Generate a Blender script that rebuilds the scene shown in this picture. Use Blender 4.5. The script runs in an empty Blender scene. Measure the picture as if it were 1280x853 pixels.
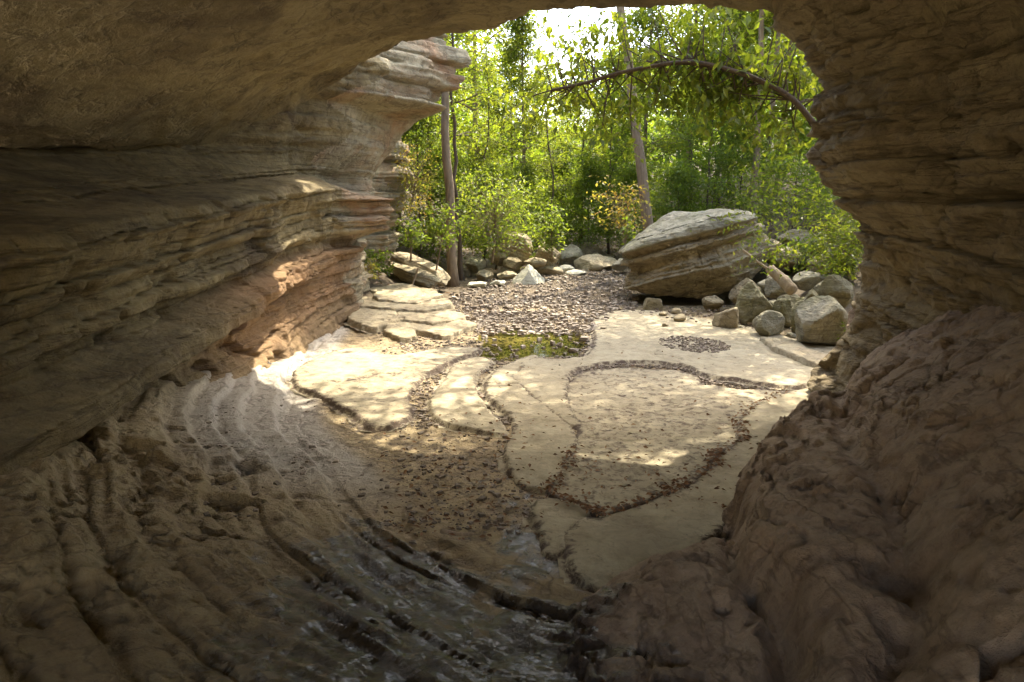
import bpy, bmesh, math, random
import numpy as np
from mathutils import Vector
from math import radians, sin, cos, pi

# ------------------------------------------------------------------ camera, world, sun, exposure
S = bpy.context.scene
COL = S.collection
CAM_H, F_PX, PITCH = 2.6, 834.0, radians(11.9)
cam_d = bpy.data.cameras.new("camera"); cam = bpy.data.objects.new("camera", cam_d); COL.objects.link(cam)
cam.location = (0, 0, CAM_H); cam.rotation_euler = (radians(90) - PITCH, 0, 0)
cam_d.sensor_width = 36.0; cam_d.lens = 36.0 * F_PX / 1280.0; cam_d.clip_start = 0.05; cam_d.clip_end = 1000
S.camera = cam
SUN_EL, SUN_AZ = radians(56), radians(30)          # azimuth to the right of +Y
w = bpy.data.worlds.new("World"); S.world = w; w.use_nodes = True
nt = w.node_tree; bg = nt.nodes["Background"]
sky = nt.nodes.new("ShaderNodeTexSky"); sky.sky_type = 'NISHITA'; sky.sun_disc = False
sky.sun_elevation = SUN_EL; sky.sun_rotation = SUN_AZ; sky.air_density = 1.0; sky.dust_density = 4.0; sky.ozone_density = 0.6
nt.links.new(sky.outputs[0], bg.inputs[0]); bg.inputs[1].default_value = 0.15
sd_ = bpy.data.lights.new("sun", 'SUN'); sun = bpy.data.objects.new("sun", sd_); COL.objects.link(sun)
sd_.energy = 2.0; sd_.angle = radians(0.5); sd_.color = (1.0, 0.91, 0.74)
sun.rotation_euler = Vector((sin(SUN_AZ) * cos(SUN_EL), cos(SUN_AZ) * cos(SUN_EL), sin(SUN_EL))).to_track_quat('Z', 'Y').to_euler()
S.view_settings.view_transform = 'Standard'; S.view_settings.look = 'None'
S.view_settings.gamma = 1; S.view_settings.exposure = 2.98; S.view_settings.use_curve_mapping = False
try:
    S.cycles.max_bounces = 10; S.cycles.diffuse_bounces = 8; S.cycles.transparent_max_bounces = 12
    S.cycles.sample_clamp_indirect = 6.0
except Exception: pass

# ------------------------------------------------------------------ helpers
def ray(px, py):
    x = (px - 640.0) / F_PX; v = (426.5 - py) / F_PX
    return np.array([x, cos(PITCH) + v * sin(PITCH), -sin(PITCH) + v * cos(PITCH)])
def at(px, py, D):
    d = ray(px, py); return np.array([0, 0, CAM_H]) + d * (D / d[1])
def fl(px, py, z=0.0):
    d = ray(px, py); return np.array([0, 0, CAM_H]) + d * ((z - CAM_H) / d[2])

_T = np.random.RandomState(7).rand(65536).astype(np.float64)
def vnoise(p):
    p = np.asarray(p, float); i = np.floor(p).astype(np.int64); f = p - i
    f = f * f * f * (f * (f * 6 - 15) + 10)
    def h(a, b, c): return _T[((i[..., 0] + a) * 73856093 ^ (i[..., 1] + b) * 19349663 ^ (i[..., 2] + c) * 83492791) & 65535]
    x, y, z = f[..., 0], f[..., 1], f[..., 2]
    def l(a, b, t): return a + (b - a) * t
    return l(l(l(h(0,0,0), h(1,0,0), x), l(h(0,1,0), h(1,1,0), x), y), l(l(h(0,0,1), h(1,0,1), x), l(h(0,1,1), h(1,1,1), x), y), z)
def fbm(p, o=4, g=0.5, off=0.0):
    p = np.asarray(p, float) + off; s = 0; a = 1; n = 0
    for _ in range(o):
        s = s + a * (vnoise(p) * 2 - 1); n += a; a *= g; p = p * 2.03 + 11.7
    return s / n
def ridged(p, o=4, off=0.0):
    p = np.asarray(p, float) + off; s = 0; a = 1; n = 0
    for _ in range(o):
        s = s + a * (1 - np.abs(vnoise(p) * 2 - 1) * 2); n += a; a *= 0.5; p = p * 2.1 + 5.3
    return s / n
def sstep(a, b, x):
    t = np.clip((x - a) / (b - a), 0, 1); return t * t * (3 - 2 * t)
def v3(x, y, z):
    x, y, z = np.broadcast_arrays(x, y, z); return np.stack([x, y, z], -1).astype(float)

def mesh_np(name, V, faces, mat=None, smooth=True, attrs=None):
    """V (n,3); faces: list of int arrays (m,k)."""
    me = bpy.data.meshes.new(name); V = np.ascontiguousarray(V, dtype=np.float32)
    faces = [np.asarray(f, dtype=np.int32) for f in faces if len(f)]
    nl = sum(f.size for f in faces); nf = sum(len(f) for f in faces)
    me.vertices.add(len(V)); me.vertices.foreach_set("co", V.ravel())
    me.loops.add(nl); me.polygons.add(nf)
    me.loops.foreach_set("vertex_index", np.concatenate([f.ravel() for f in faces]))
    tot = np.concatenate([np.full(len(f), f.shape[1], np.int32) for f in faces])
    me.polygons.foreach_set("loop_start", np.concatenate([[0], np.cumsum(tot)[:-1]]).astype(np.int32))
    if attrs:
        for k, a in attrs.items():
            at_ = me.attributes.new(k, 'FLOAT', 'POINT'); at_.data.foreach_set("value", np.ascontiguousarray(a, dtype=np.float32).ravel())
    me.update(calc_edges=True); me.validate()
    me.polygons.foreach_set("use_smooth", np.full(len(me.polygons), smooth, dtype=bool))
    if mat: me.materials.append(mat)
    return me
def link(name, me, parent=None, loc=(0, 0, 0)):
    o = bpy.data.objects.new(name, me); COL.objects.link(o); o.location = loc
    if parent: o.parent = parent
    return o
def tag(o, label=None, cat=None, group=None, kind=None):
    if label: o["label"] = label
    if cat: o["category"] = cat
    if group: o["group"] = group
    if kind: o["kind"] = kind
    return o
def empty(name, loc, label, cat, group=None):
    o = bpy.data.objects.new(name, None); COL.objects.link(o); o.location = [float(c) for c in loc]; o.empty_display_size = 0.1
    return tag(o, label, cat, group)
def grid_faces(nu, nv, flip=False):
    i = np.arange(nu * nv).reshape(nu, nv)
    a, b, c, d = i[:-1, :-1].ravel(), i[1:, :-1].ravel(), i[1:, 1:].ravel(), i[:-1, 1:].ravel()
    return np.stack([a, d, c, b] if flip else [a, b, c, d], 1)

class Acc:
    def __init__(s): s.V = []; s.F4 = []; s.F3 = []; s.n = 0; s.A = []
    def add(s, V, F4=None, F3=None, a=None):
        s.V.append(np.asarray(V, float))
        if F4 is not None and len(F4): s.F4.append(np.asarray(F4) + s.n)
        if F3 is not None and len(F3): s.F3.append(np.asarray(F3) + s.n)
        s.A.append(np.zeros(len(V)) if a is None else np.broadcast_to(a, (len(V),)))
        s.n += len(V)
    def mesh(s, name, mat, smooth=True):
        fs = []
        if s.F4: fs.append(np.concatenate(s.F4))
        if s.F3: fs.append(np.concatenate(s.F3))
        return mesh_np(name, np.concatenate(s.V), fs, mat, smooth, {"tint": np.concatenate(s.A)})
def tube(acc, P, R, sides=8, tint=0.0):
    P = np.asarray(P, float); R = np.broadcast_to(np.asarray(R, float), (len(P),)); n = len(P)
    T = np.gradient(P, axis=0); T /= np.linalg.norm(T, axis=1)[:, None] + 1e-9
    ref = np.array([0.31, 0.95, 0.05]) if abs(T[:, 2]).mean() > 0.7 else np.array([0.05, 0.1, 1.0])
    A = np.cross(T, ref); A /= np.linalg.norm(A, axis=1)[:, None] + 1e-9; B = np.cross(T, A)
    th = np.arange(sides) * 2 * pi / sides
    V = P[:, None] + R[:, None, None] * (np.cos(th)[None, :, None] * A[:, None] + np.sin(th)[None, :, None] * B[:, None])
    i = np.arange(n * sides).reshape(n, sides); j = np.roll(i, -1, 1)
    F = np.stack([i[:-1].ravel(), j[:-1].ravel(), j[1:].ravel(), i[1:].ravel()], 1)
    V = np.concatenate([V.reshape(-1, 3), P[-1:] + T[-1] * R[-1] * 0.3, P[:1]])
    tip = n * sides
    F3 = np.concatenate([np.stack([i[-1], j[-1], np.full(sides, tip)], 1), np.stack([j[0], i[0], np.full(sides, tip + 1)], 1)])
    acc.add(V, F, F3, tint)
def catmull(P, k=8):
    P = np.asarray(P, float); Q = np.concatenate([[2 * P[0] - P[1]], P, [2 * P[-1] - P[-2]]]); out = []
    for i in range(len(P) - 1):
        a, b, c, d = Q[i:i + 4]
        for t in np.arange(k) / k:
            out.append(0.5 * (2 * b + (c - a) * t + (2 * a - 5 * b + 4 * c - d) * t * t + (3 * b - a - 3 * c + d) * t ** 3))
    out.append(P[-1]); return np.array(out)

# ------------------------------------------------------------------ materials
def newmat(name):
    m = bpy.data.materials.new(name); m.use_nodes = True; n = m.node_tree
    b = n.nodes["Principled BSDF"]; return m, n, b
def N(nt, t, **kw):
    n = nt.nodes.new(t)
    for k, v in kw.items():
        if k.startswith("i_"): n.inputs[int(k[2:]) if k[2:].isdigit() else k[2:]].default_value = v
        else: setattr(n, k, v)
    return n
def ramp(nt, fac, stops):
    r = nt.nodes.new("ShaderNodeValToRGB"); e = r.color_ramp.elements
    while len(e) < len(stops): e.new(0.5)
    for q, (p, c) in zip(e, stops): q.position = p; q.color = (*c, 1)
    nt.links.new(fac, r.inputs[0]); return r.outputs[0]
def coords(nt, scale):
    g = nt.nodes.new("ShaderNodeNewGeometry"); m = nt.nodes.new("ShaderNodeMapping"); m.inputs['Scale'].default_value = scale
    nt.links.new(g.outputs['Position'], m.inputs[0]); return m.outputs[0]
def noise(nt, vec, scale, detail=6, rough=0.6, dist=0.0):
    n = N(nt, "ShaderNodeTexNoise"); n.inputs['Scale'].default_value = scale; n.inputs['Detail'].default_value = detail
    n.inputs['Roughness'].default_value = rough; n.inputs['Distortion'].default_value = dist
    nt.links.new(vec, n.inputs['Vector']); return n.outputs[0]
def mix(nt, fac, a, b, mode='MIX'):
    m = nt.nodes.new("ShaderNodeMix"); m.data_type = 'RGBA'; m.blend_type = mode
    for s, v in ((m.inputs[0], fac), (m.inputs[6], a), (m.inputs[7], b)):
        if hasattr(v, 'links'): nt.links.new(v, s)
        else: s.default_value = v if isinstance(v, float) else (*v, 1)
    return m.outputs[2]
def math_(nt, op, a, b=0.0, clamp=False):
    m = nt.nodes.new("ShaderNodeMath"); m.operation = op; m.use_clamp = clamp
    for s, v in ((m.inputs[0], a), (m.inputs[1], b)):
        if hasattr(v, 'links'): nt.links.new(v, s)
        else: s.default_value = v
    return m.outputs[0]
def attr(nt, name):
    a = nt.nodes.new("ShaderNodeAttribute"); a.attribute_name = name; return a.outputs['Fac']
def bump(nt, bsdf, hs, prev=None):
    for h, st, di in hs:
        b = nt.nodes.new("ShaderNodeBump"); b.inputs['Strength'].default_value = st; b.inputs['Distance'].default_value = di
        nt.links.new(h, b.inputs['Height'])
        if prev: nt.links.new(prev, b.inputs['Normal'])
        prev = b.outputs[0]
    nt.links.new(prev, bsdf.inputs['Normal'])

def rock_mat(name, dark, mid, light, stain=None, band=(0.35, 0.35, 4.0), bumps=1.0, wet=False, rough=0.9, lichen=0.0, debris=None, tone=False):
    dark, mid, light = (tuple(c_ * k_ for c_, k_ in zip(x, (0.965, 0.985, 0.86))) for x in (dark, mid, light))
    m, n, b = newmat(name)
    P = coords(n, (1, 1, 1)); PB = coords(n, band)
    n1 = noise(n, P, 1.3, 8, 0.65); n2 = noise(n, PB, 1.6, 7, 0.6, 0.6); n3 = noise(n, P, 22, 6, 0.7); n4 = noise(n, P, 6.0, 8, 0.7, 0.4)
    s = math_(n, 'ADD', math_(n, 'MULTIPLY', n1, 0.45), math_(n, 'MULTIPLY', n2, 0.55))
    s = math_(n, 'ADD', s, math_(n, 'MULTIPLY', math_(n, 'SUBTRACT', n4, 0.5), 0.55))
    s = math_(n, 'ADD', s, math_(n, 'MULTIPLY', math_(n, 'SUBTRACT', n3, 0.5), 0.45))
    c = ramp(n, s, [(0.30, dark), (0.5, mid), (0.70, light)])
    c = mix(n, math_(n, 'MULTIPLY', math_(n, 'SUBTRACT', n3, 0.45, True), 1.6, True), c, tuple(x * 0.45 for x in dark))
    if stain: c = mix(n, math_(n, 'MULTIPLY', math_(n, 'SUBTRACT', noise(n, P, 0.55, 6, 0.65, 0.8), 0.47, True), 5.0, True), c, stain)
    if lichen: c = mix(n, math_(n, 'MULTIPLY', math_(n, 'SUBTRACT', n4, 1.0 - lichen, True), 6.0, True), c, (0.42, 0.41, 0.34))
    c = mix(n, math_(n, 'MULTIPLY', math_(n, 'SUBTRACT', 0.47, n4, True), 2.4, True), c, tuple(x * 0.6 for x in dark))
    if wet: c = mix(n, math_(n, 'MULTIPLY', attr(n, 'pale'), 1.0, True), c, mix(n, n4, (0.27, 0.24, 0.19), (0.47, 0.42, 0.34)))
    if debris:
        dn = noise(n, P, 9.0, 8, 0.75, 0.5)
        dm = math_(n, 'MULTIPLY', math_(n, 'SUBTRACT', math_(n, 'ADD', dn, math_(n, 'MULTIPLY', attr(n, "dirt"), 0.45)), 0.62, True), 7.0, True)
        c = mix(n, dm, c, debris)
    r = math_(n, 'ADD', math_(n, 'MULTIPLY', n4, 0.15), rough - 0.08)
    if wet:
        wv = attr(n, "wet"); wn = math_(n, 'ADD', math_(n, 'MULTIPLY', math_(n, 'SUBTRACT', noise(n, P, 2.2, 7, 0.6, 0.5), 0.5), 1.6), wv)
        wm = math_(n, 'MULTIPLY', math_(n, 'SUBTRACT', wn, 0.42, True), 6.0, True)
        c = mix(n, math_(n, 'MULTIPLY', wm, 0.9), c, mix(n, 1.0, c, (0.13, 0.10, 0.08), "MULTIPLY"))
        r = math_(n, 'SUBTRACT', r, math_(n, 'MULTIPLY', wm, 0.72))
    if tone: c = mix(n, math_(n, 'MULTIPLY', math_(n, 'MULTIPLY', attr(n, 'tone'), math_(n, 'ADD', n1, 0.35), True), 1.0), c, mix(n, n4, (0.17, 0.085, 0.035), (0.34, 0.20, 0.09)))
    if wet: n.links.new(math_(n, 'MULTIPLY', wm, 0.12), b.inputs['Coat Weight']); b.inputs['Coat Roughness'].default_value = 0.06; b.inputs['Coat IOR'].default_value = 1.6
    n.links.new(c, b.inputs['Base Color']); n.links.new(r, b.inputs['Roughness'])
    mu = noise(n, nt_warp(n, P, 0.15), 0.9, 4, 0.5)
    cr1 = math_(n, 'ADD', math_(n, 'MULTIPLY', math_(n, 'ABSOLUTE', math_(n, 'SUBTRACT', mu, 0.5)), 60.0), math_(n, 'MULTIPLY', math_(n, 'SUBTRACT', n1, 0.48, True), 30.0), True)          # thin wandering seams
    mu2 = noise(n, nt_warp(n, PB, 0.2), 1.3, 5, 0.55)
    cr2 = math_(n, 'MULTIPLY', math_(n, 'ABSOLUTE', math_(n, 'SUBTRACT', mu2, 0.47)), 30.0, True)
    crack = math_(n, 'MULTIPLY', cr1, cr2)
    bump(n, b, [(n2, 0.5 * bumps, 0.08), (n4, 0.7 * bumps, 0.06), (n3, 0.8 * bumps, 0.028), (crack, 0.35 * bumps, 0.03), (noise(n, P, 70, 3, 0.6), 0.6 * bumps, 0.006)])
    if not debris or wet: 
        cs = n.nodes.new("ShaderNodeMix"); cs.data_type = 'RGBA'; cs.blend_type = 'MULTIPLY'; cs.inputs[0].default_value = 0.55
        cm = ramp(n, crack, [(0.0, (0.35, 0.32, 0.3)), (0.6, (1, 1, 1))]); n.links.new(c, cs.inputs[6]); n.links.new(cm, cs.inputs[7]); n.links.new(cs.outputs[2], b.inputs['Base Color'])
    return m
def nt_warp(n, P, amt):
    no = N(n, "ShaderNodeTexNoise"); no.inputs['Scale'].default_value = 2.5; n.links.new(P, no.inputs['Vector'])
    m = n.nodes.new("ShaderNodeVectorMath"); m.operation = 'SCALE'; m.inputs['Scale'].default_value = amt; n.links.new(no.outputs['Color'], m.inputs[0])
    a = n.nodes.new("ShaderNodeVectorMath"); a.operation = 'ADD'; n.links.new(P, a.inputs[0]); n.links.new(m.outputs[0], a.inputs[1]); return a.outputs[0]

M = {}
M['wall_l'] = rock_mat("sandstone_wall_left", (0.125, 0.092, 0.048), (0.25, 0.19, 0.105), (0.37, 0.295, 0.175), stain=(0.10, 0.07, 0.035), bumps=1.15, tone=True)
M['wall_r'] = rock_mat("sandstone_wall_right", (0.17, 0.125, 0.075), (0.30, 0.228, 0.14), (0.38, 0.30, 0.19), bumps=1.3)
M['ceil'] = rock_mat("sandstone_ceiling", (0.18, 0.135, 0.075), (0.31, 0.24, 0.14), (0.38, 0.30, 0.18), band=(1, 1, 1), bumps=1.3, stain=(0.13, 0.095, 0.05))
M['cliff'] = rock_mat("sandstone_cliff", (0.17, 0.13, 0.09), (0.34, 0.28, 0.20), (0.46, 0.40, 0.31), stain=(0.32, 0.19, 0.10), bumps=1.0)
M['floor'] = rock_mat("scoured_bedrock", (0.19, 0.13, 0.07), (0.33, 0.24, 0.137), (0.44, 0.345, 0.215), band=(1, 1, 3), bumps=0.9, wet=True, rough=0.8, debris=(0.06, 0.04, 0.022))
M['lump'] = rock_mat("brown_bedrock", (0.22, 0.15, 0.11), (0.375, 0.27, 0.205), (0.46, 0.345, 0.27), band=(1.2, 0.5, 1.8), bumps=1.0, wet=True)
M['plate'] = rock_mat("pale_creek_bedrock", (0.27, 0.22, 0.155), (0.37, 0.31, 0.225), (0.44, 0.38, 0.29), band=(1, 1, 1), bumps=0.45, rough=0.9, debris=(0.075, 0.05, 0.03))
M['slab'] = rock_mat("pale_sandstone_slab", (0.22, 0.17, 0.11), (0.36, 0.29, 0.20), (0.46, 0.39, 0.285), bumps=0.7)
M['boulder'] = rock_mat("grey_boulder", (0.15, 0.125, 0.09), (0.30, 0.265, 0.205), (0.42, 0.38, 0.31), bumps=1.0, lichen=0.40, stain=(0.20, 0.19, 0.09))
M['strat'] = rock_mat("layered_boulder_rock", (0.16, 0.12, 0.075), (0.33, 0.265, 0.18), (0.46, 0.39, 0.29), bumps=1.1, lichen=0.38, band=(0.9, 0.9, 4), stain=(0.26, 0.21, 0.10))
M['white'] = rock_mat("bleached_rock", (0.45, 0.41, 0.34), (0.62, 0.58, 0.50), (0.72, 0.69, 0.62), bumps=0.6)
M['soil'] = rock_mat("forest_soil", (0.06, 0.042, 0.025), (0.115, 0.08, 0.048), (0.18, 0.13, 0.08), band=(1, 1, 1), bumps=1.0)

def bark_mat(name, a, b_):
    m, n, b = newmat(name); P = coords(n, (1, 1, 0.18)); x = noise(n, P, 14, 7, 0.7, 0.3)
    n.links.new(ramp(n, x, [(0.3, a), (0.7, b_)]), b.inputs['Base Color']); b.inputs['Roughness'].default_value = 0.9
    bump(n, b, [(x, 0.8, 0.03), (noise(n, P, 60, 3), 0.4, 0.006)]); return m
M['bark'] = bark_mat("grey_brown_bark", (0.11, 0.075, 0.042), (0.28, 0.205, 0.13))
M['bark_dark'] = bark_mat("dark_bark", (0.04, 0.028, 0.017), (0.11, 0.078, 0.045))
M['dead'] = bark_mat("dead_wood", (0.22, 0.16, 0.10), (0.45, 0.36, 0.25))

def leaf_mat(name, c0, c1, c2, trans=0.58):
    m = bpy.data.materials.new(name); m.use_nodes = True; n = m.node_tree; n.nodes.remove(n.nodes["Principled BSDF"])
    out = n.nodes["Material Output"]; t = attr(n, "tint")
    oi = n.nodes.new("ShaderNodeObjectInfo")
    f = math_(n, 'ADD', math_(n, 'MULTIPLY', t, 0.75), math_(n, 'MULTIPLY', oi.outputs['Random'], 0.25))
    c = ramp(n, f, [(0.1, c0), (0.5, c1), (0.95, c2)])
    d = N(n, "ShaderNodeBsdfDiffuse"); n.links.new(c, d.inputs[0])
    tr = N(n, "ShaderNodeBsdfTranslucent"); n.links.new(mix(n, 1.0, c, (1.95, 1.9, 0.7), 'MULTIPLY'), tr.inputs[0])
    g = N(n, "ShaderNodeBsdfGlossy"); g.inputs[0].default_value = (1, 1, 1, 1); g.inputs['Roughness'].default_value = 0.42
    m1 = N(n, "ShaderNodeMixShader"); m1.inputs[0].default_value = trans; n.links.new(d.outputs[0], m1.inputs[1]); n.links.new(tr.outputs[0], m1.inputs[2])
    m2 = N(n, "ShaderNodeMixShader"); m2.inputs[0].default_value = 0.02; n.links.new(m1.outputs[0], m2.inputs[1]); n.links.new(g.outputs[0], m2.inputs[2])
    n.links.new(m2.outputs[0], out.inputs[0]); return m
M['leaf'] = leaf_mat("green_leaves", (0.055, 0.085, 0.013), (0.115, 0.145, 0.022), (0.19, 0.195, 0.035))
M['leaf_bright'] = leaf_mat("bright_leaves", (0.07, 0.11, 0.018), (0.115, 0.16, 0.026), (0.18, 0.20, 0.04))
M['leaf_deep'] = leaf_mat("deep_green_leaves", (0.06, 0.105, 0.018), (0.11, 0.16, 0.027), (0.18, 0.21, 0.04))
M['leaf_dry'] = leaf_mat("yellowing_leaves", (0.13, 0.15, 0.04), (0.22, 0.21, 0.06), (0.28, 0.15, 0.06))
M['litter'] = leaf_mat("fallen_leaves", (0.06, 0.035, 0.018), (0.16, 0.08, 0.035), (0.30, 0.17, 0.08), 0.1)

m, n, b = newmat("gravel"); P = coords(n, (1, 1, 1)); t = attr(n, "tint")
n.links.new(mix(n, 0.3, ramp(n, t, [(0.0, (0.07, 0.05, 0.032)), (0.45, (0.20, 0.155, 0.11)), (0.8, (0.36, 0.30, 0.22)), (1.0, (0.55, 0.50, 0.42))]), ramp(n, noise(n, P, 18), [(0.3, (0.1, 0.075, 0.05)), (0.7, (0.35, 0.28, 0.2))])), b.inputs['Base Color'])
b.inputs['Roughness'].default_value = 0.75; bump(n, b, [(noise(n, P, 60, 4), 0.5, 0.01)]); M['gravel'] = m
m = bpy.data.materials.new("pool_water"); m.use_nodes = True; n = m.node_tree; n.nodes.remove(n.nodes["Principled BSDF"])
tr = N(n, "ShaderNodeBsdfTransparent"); tr.inputs[0].default_value = (0.66, 0.66, 0.44, 1)
gl = N(n, "ShaderNodeBsdfGlossy"); gl.inputs['Roughness'].default_value = 0.03
fr = N(n, "ShaderNodeFresnel"); fr.inputs[0].default_value = 1.33
P = coords(n, (1, 1, 1)); bp = N(n, "ShaderNodeBump"); bp.inputs['Strength'].default_value = 0.12; bp.inputs['Distance'].default_value = 0.01
n.links.new(noise(n, P, 9, 3), bp.inputs['Height']); n.links.new(bp.outputs[0], gl.inputs['Normal']); n.links.new(bp.outputs[0], fr.inputs['Normal'])
ms = N(n, "ShaderNodeMixShader"); n.links.new(fr.outputs[0], ms.inputs[0]); n.links.new(tr.outputs[0], ms.inputs[1]); n.links.new(gl.outputs[0], ms.inputs[2])
n.links.new(ms.outputs[0], n.nodes["Material Output"].inputs[0]); M['water'] = m

# ------------------------------------------------------------------ cave rock: strata displacement
def strata(s, a, pos, seed, amp, tmin=0.05, tmax=0.28, jl=(0.7, 2.2), pw=7):
    """layered relief: s = height across the bedding, a = distance along it."""
    r = np.random.RandomState(seed); th = tmin + (tmax - tmin) * r.rand(400) ** 1.8
    bnd = np.concatenate([[-3.0], -3.0 + np.cumsum(th)])
    sw = s + 0.05 * fbm(pos * 0.8, 3, off=seed) + 0.012 * fbm(pos * 5, 2)
    k = np.clip(np.searchsorted(bnd, sw) - 1, 0, 398); t = (sw - bnd[k]) / th[k]
    pk = r.rand(400) * 2 - 1; pk[r.rand(400) < 0.16] = -2.0
    d = amp * 0.55 * pk[k] + amp * 0.9 * (vnoise(v3(a * 0.55, k * 7.7, 0.3)) * 2 - 1) + amp * 0.5 * (vnoise(v3(a * 2.1, k * 3.1, 9.3)) * 2 - 1)
    d = d - amp * 0.7 * np.abs(2 * t - 1) ** pw
    L = (jl[0] + (jl[1] - jl[0]) * r.rand(400))[k]; jb = a / L + r.rand(400)[k] * 9 + 0.15 * fbm(pos * 2, 2)
    fj = jb - np.floor(jb); dj = np.minimum(fj, 1 - fj) * L
    blk = vnoise(v3(np.floor(jb) + 0.5, k + 0.5, 3.5)) * 2 - 1
    return d + amp * 0.55 * blk - amp * 0.5 * np.exp(-(dj / 0.02) ** 2)

def axis(parts):
    """monotone axis: [(start, step), ..., (end, None)]"""
    o = []
    for (a, st), (b_, _) in zip(parts[:-1], parts[1:]):
        o.append(np.linspace(a, b_, max(2, int(round((b_ - a) / st)) + 1))[:-1])
    return np.concatenate(o + [[parts[-1][0]]])
def bil(tx, ty, G, X, Y):
    """bilinear lookup of control grid G[tx, ty]"""
    tx = np.asarray(tx, float); ty = np.asarray(ty, float); G = np.asarray(G, float)
    i = np.clip(np.searchsorted(tx, X) - 1, 0, len(tx) - 2); j = np.clip(np.searchsorted(ty, Y) - 1, 0, len(ty) - 2)
    fx = np.clip((X - tx[i]) / (tx[i + 1] - tx[i]), 0, 1); fx = fx * fx * (3 - 2 * fx); fy = np.clip((Y - ty[j]) / (ty[j + 1] - ty[j]), 0, 1)
    return (G[i, j] * (1 - fx) + G[i + 1, j] * fx) * (1 - fy) + (G[i, j + 1] * (1 - fx) + G[i + 1, j + 1] * fx) * fy

# ---- left wall and the outer cliff: x as a graph over (y, z)
ys = axis([(-3.4, 0.12), (2.5, 0.045), (9, 0.035), (17, 0.05), (22, 0.1), (30, None)])
zs = axis([(-0.4, 0.03), (0.2, 0.02), (3.5, 0.04), (7.0, 0.08), (8.0, None)])
Y, Z = np.meshgrid(ys, zs, indexing='ij')
SZ = Z - 0.08 * np.minimum(Y - 14, 0)
rows = [-1.0, 0.2, 0.7, 1.22, 1.32, 1.55, 1.68, 1.85, 1.95, 2.3, 2.62, 2.85, 3.0, 3.1, 3.35, 3.7, 4.3, 4.62, 4.8, 5.0, 5.7, 6.1, 6.6, 7.2, 8.5]
cin = [0.9, 0.35, -0.15, -0.32, 0.28, 0.24, -0.22, -0.26, -0.08, -0.12, 0.05, 0.18, 0.06, -0.6, -1.6, -2.6, -2.7, -2.7, -2.7, -2.7, -2.7, -2.7, -2.7, -2.7, -2.7]
c12 = [0.7, 0.30, 0.00, -0.10, 0.20, 0.16, -0.10, -0.08, 0.04, 0.02, 0.14, 0.24, 0.10, -0.5, -1.0, -1.5, -1.8, -1.8, -1.8, -1.8, -1.8, -1.8, -1.8, -1.8, -1.8]
c14 = [0.6, 0.40, 0.25, 0.22, 0.28, 0.30, 0.25, 0.30, 0.35, 0.40, 0.42, 0.40, 0.10, -0.3, -0.5, -0.5, -0.3, -0.2, 0.1, 0.2, 0.2, 0.2, 0.2, 0.0, -3.0]
c155 = [0.6, 0.45, 0.40, 0.42, 0.42, 0.45, 0.50, 0.70, 1.10, 1.30, 1.28, 0.0, -0.35, -0.35, 0.0, 0.4, 0.6, 0.75, 1.3, 1.4, 1.25, 1.1, 0.9, 0.4, -3.0]
c17 = [0.4, 0.30, 0.25, 0.20, 0.20, 0.15, 0.1, 0.1, 0.15, 0.30, 0.40, 0.40, 0.40, 0.42, 0.55, 0.75, 0.9, 0.95, 2.0, 2.25, 2.25, 2.05, 1.7, 1.0, -3.0]
c18 = [0.4, 0.25, 0.10, 0.00, 0.0, 0.0, 0.0, 0.0, 0.0, 0.1, 0.15, 0.20, 0.25, 0.30, 0.45, 0.75, 1.25, 1.6, 2.1, 2.35, 2.75, 2.8, 2.5, 1.5, -3.0]
c19 = [0.3, 0.1, -0.1, -0.2, -0.2, -0.2, -0.2, -0.2, -0.2, 0.0, 0.05, 0.1, 0.15, 0.15, 0.1, 0.05, 0.0, 0.1, 0.15, 0.2, 0.5, 0.6, 0.4, -0.2, -3.0]
c21 = [0.6, 0.4, 0.3, 0.3, 0.35, 0.4, 0.45, 0.5, 0.55, 0.65, 0.7, 0.75, 0.9, 1.0, 1.1, 0.8, 0.7, 0.7, 0.7, 0.75, 0.7, 0.6, 0.4, 0.0, -3.0]
c24 = [0.2, 0.0, -0.2, -0.3, -0.3, -0.3, -0.3, -0.3, -0.3, -0.3, -0.3, -0.3, -0.3, -0.3, -0.3, -0.4, -0.5, -0.6, -0.65, -0.7, -0.9, -1.1, -1.3, -1.8, -4.0]
c30 = [x - 1.5 for x in c24]
XL = -4.0 + bil([-7, 3, 8.5, 12, 13.9, 15.5, 17.0, 17.9, 18.9, 21, 24, 30], rows, [cin, cin, cin, c12, c14, c155, c17, c18, c19, c21, c24, c30], Y, SZ + 0.06 * fbm(v3(Y * 0.8, Z, 0), 3))
P3 = v3(XL, Y, Z)
amp = 0.05 + 0.05 * sstep(1.2, 1.9, SZ) + 0.05 * sstep(13.5, 15, Y) * (1 - sstep(2.6, 3.2, SZ)) + 0.03 * sstep(19, 20, Y)
amp = amp + 0.07 * sstep(14.6, 15.5, Y) * sstep(4.55, 4.7, Z) + 0.03 * sstep(14.2, 15, Y) * sstep(1.8, 1.95, Z) * (1 - sstep(2.7, 2.9, Z))
amp = np.where((SZ > 3.15) & (Y < 14), 0.045, amp)
amp = amp * (1 - 0.75 * sstep(14.2, 15, Y) * sstep(2.9, 3.1, Z) * (1 - sstep(4.5, 4.65, Z)) * (1 - sstep(18.8, 19.2, Y)))
thick = strata(SZ, Y, P3, 19, amp * (1.35 + 0.5 * (1 - sstep(12, 14, Y))), 0.2, 0.6, (0.9, 2.6), 18) + 0.3 * strata(SZ, Y, P3, 47, amp, 0.03, 0.12); thin = strata(SZ, Y, P3, 11, amp * (1.25 + 0.6 * (1 - sstep(12, 14, Y))), 0.06, 0.36, (0.5, 1.8), 11)
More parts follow.
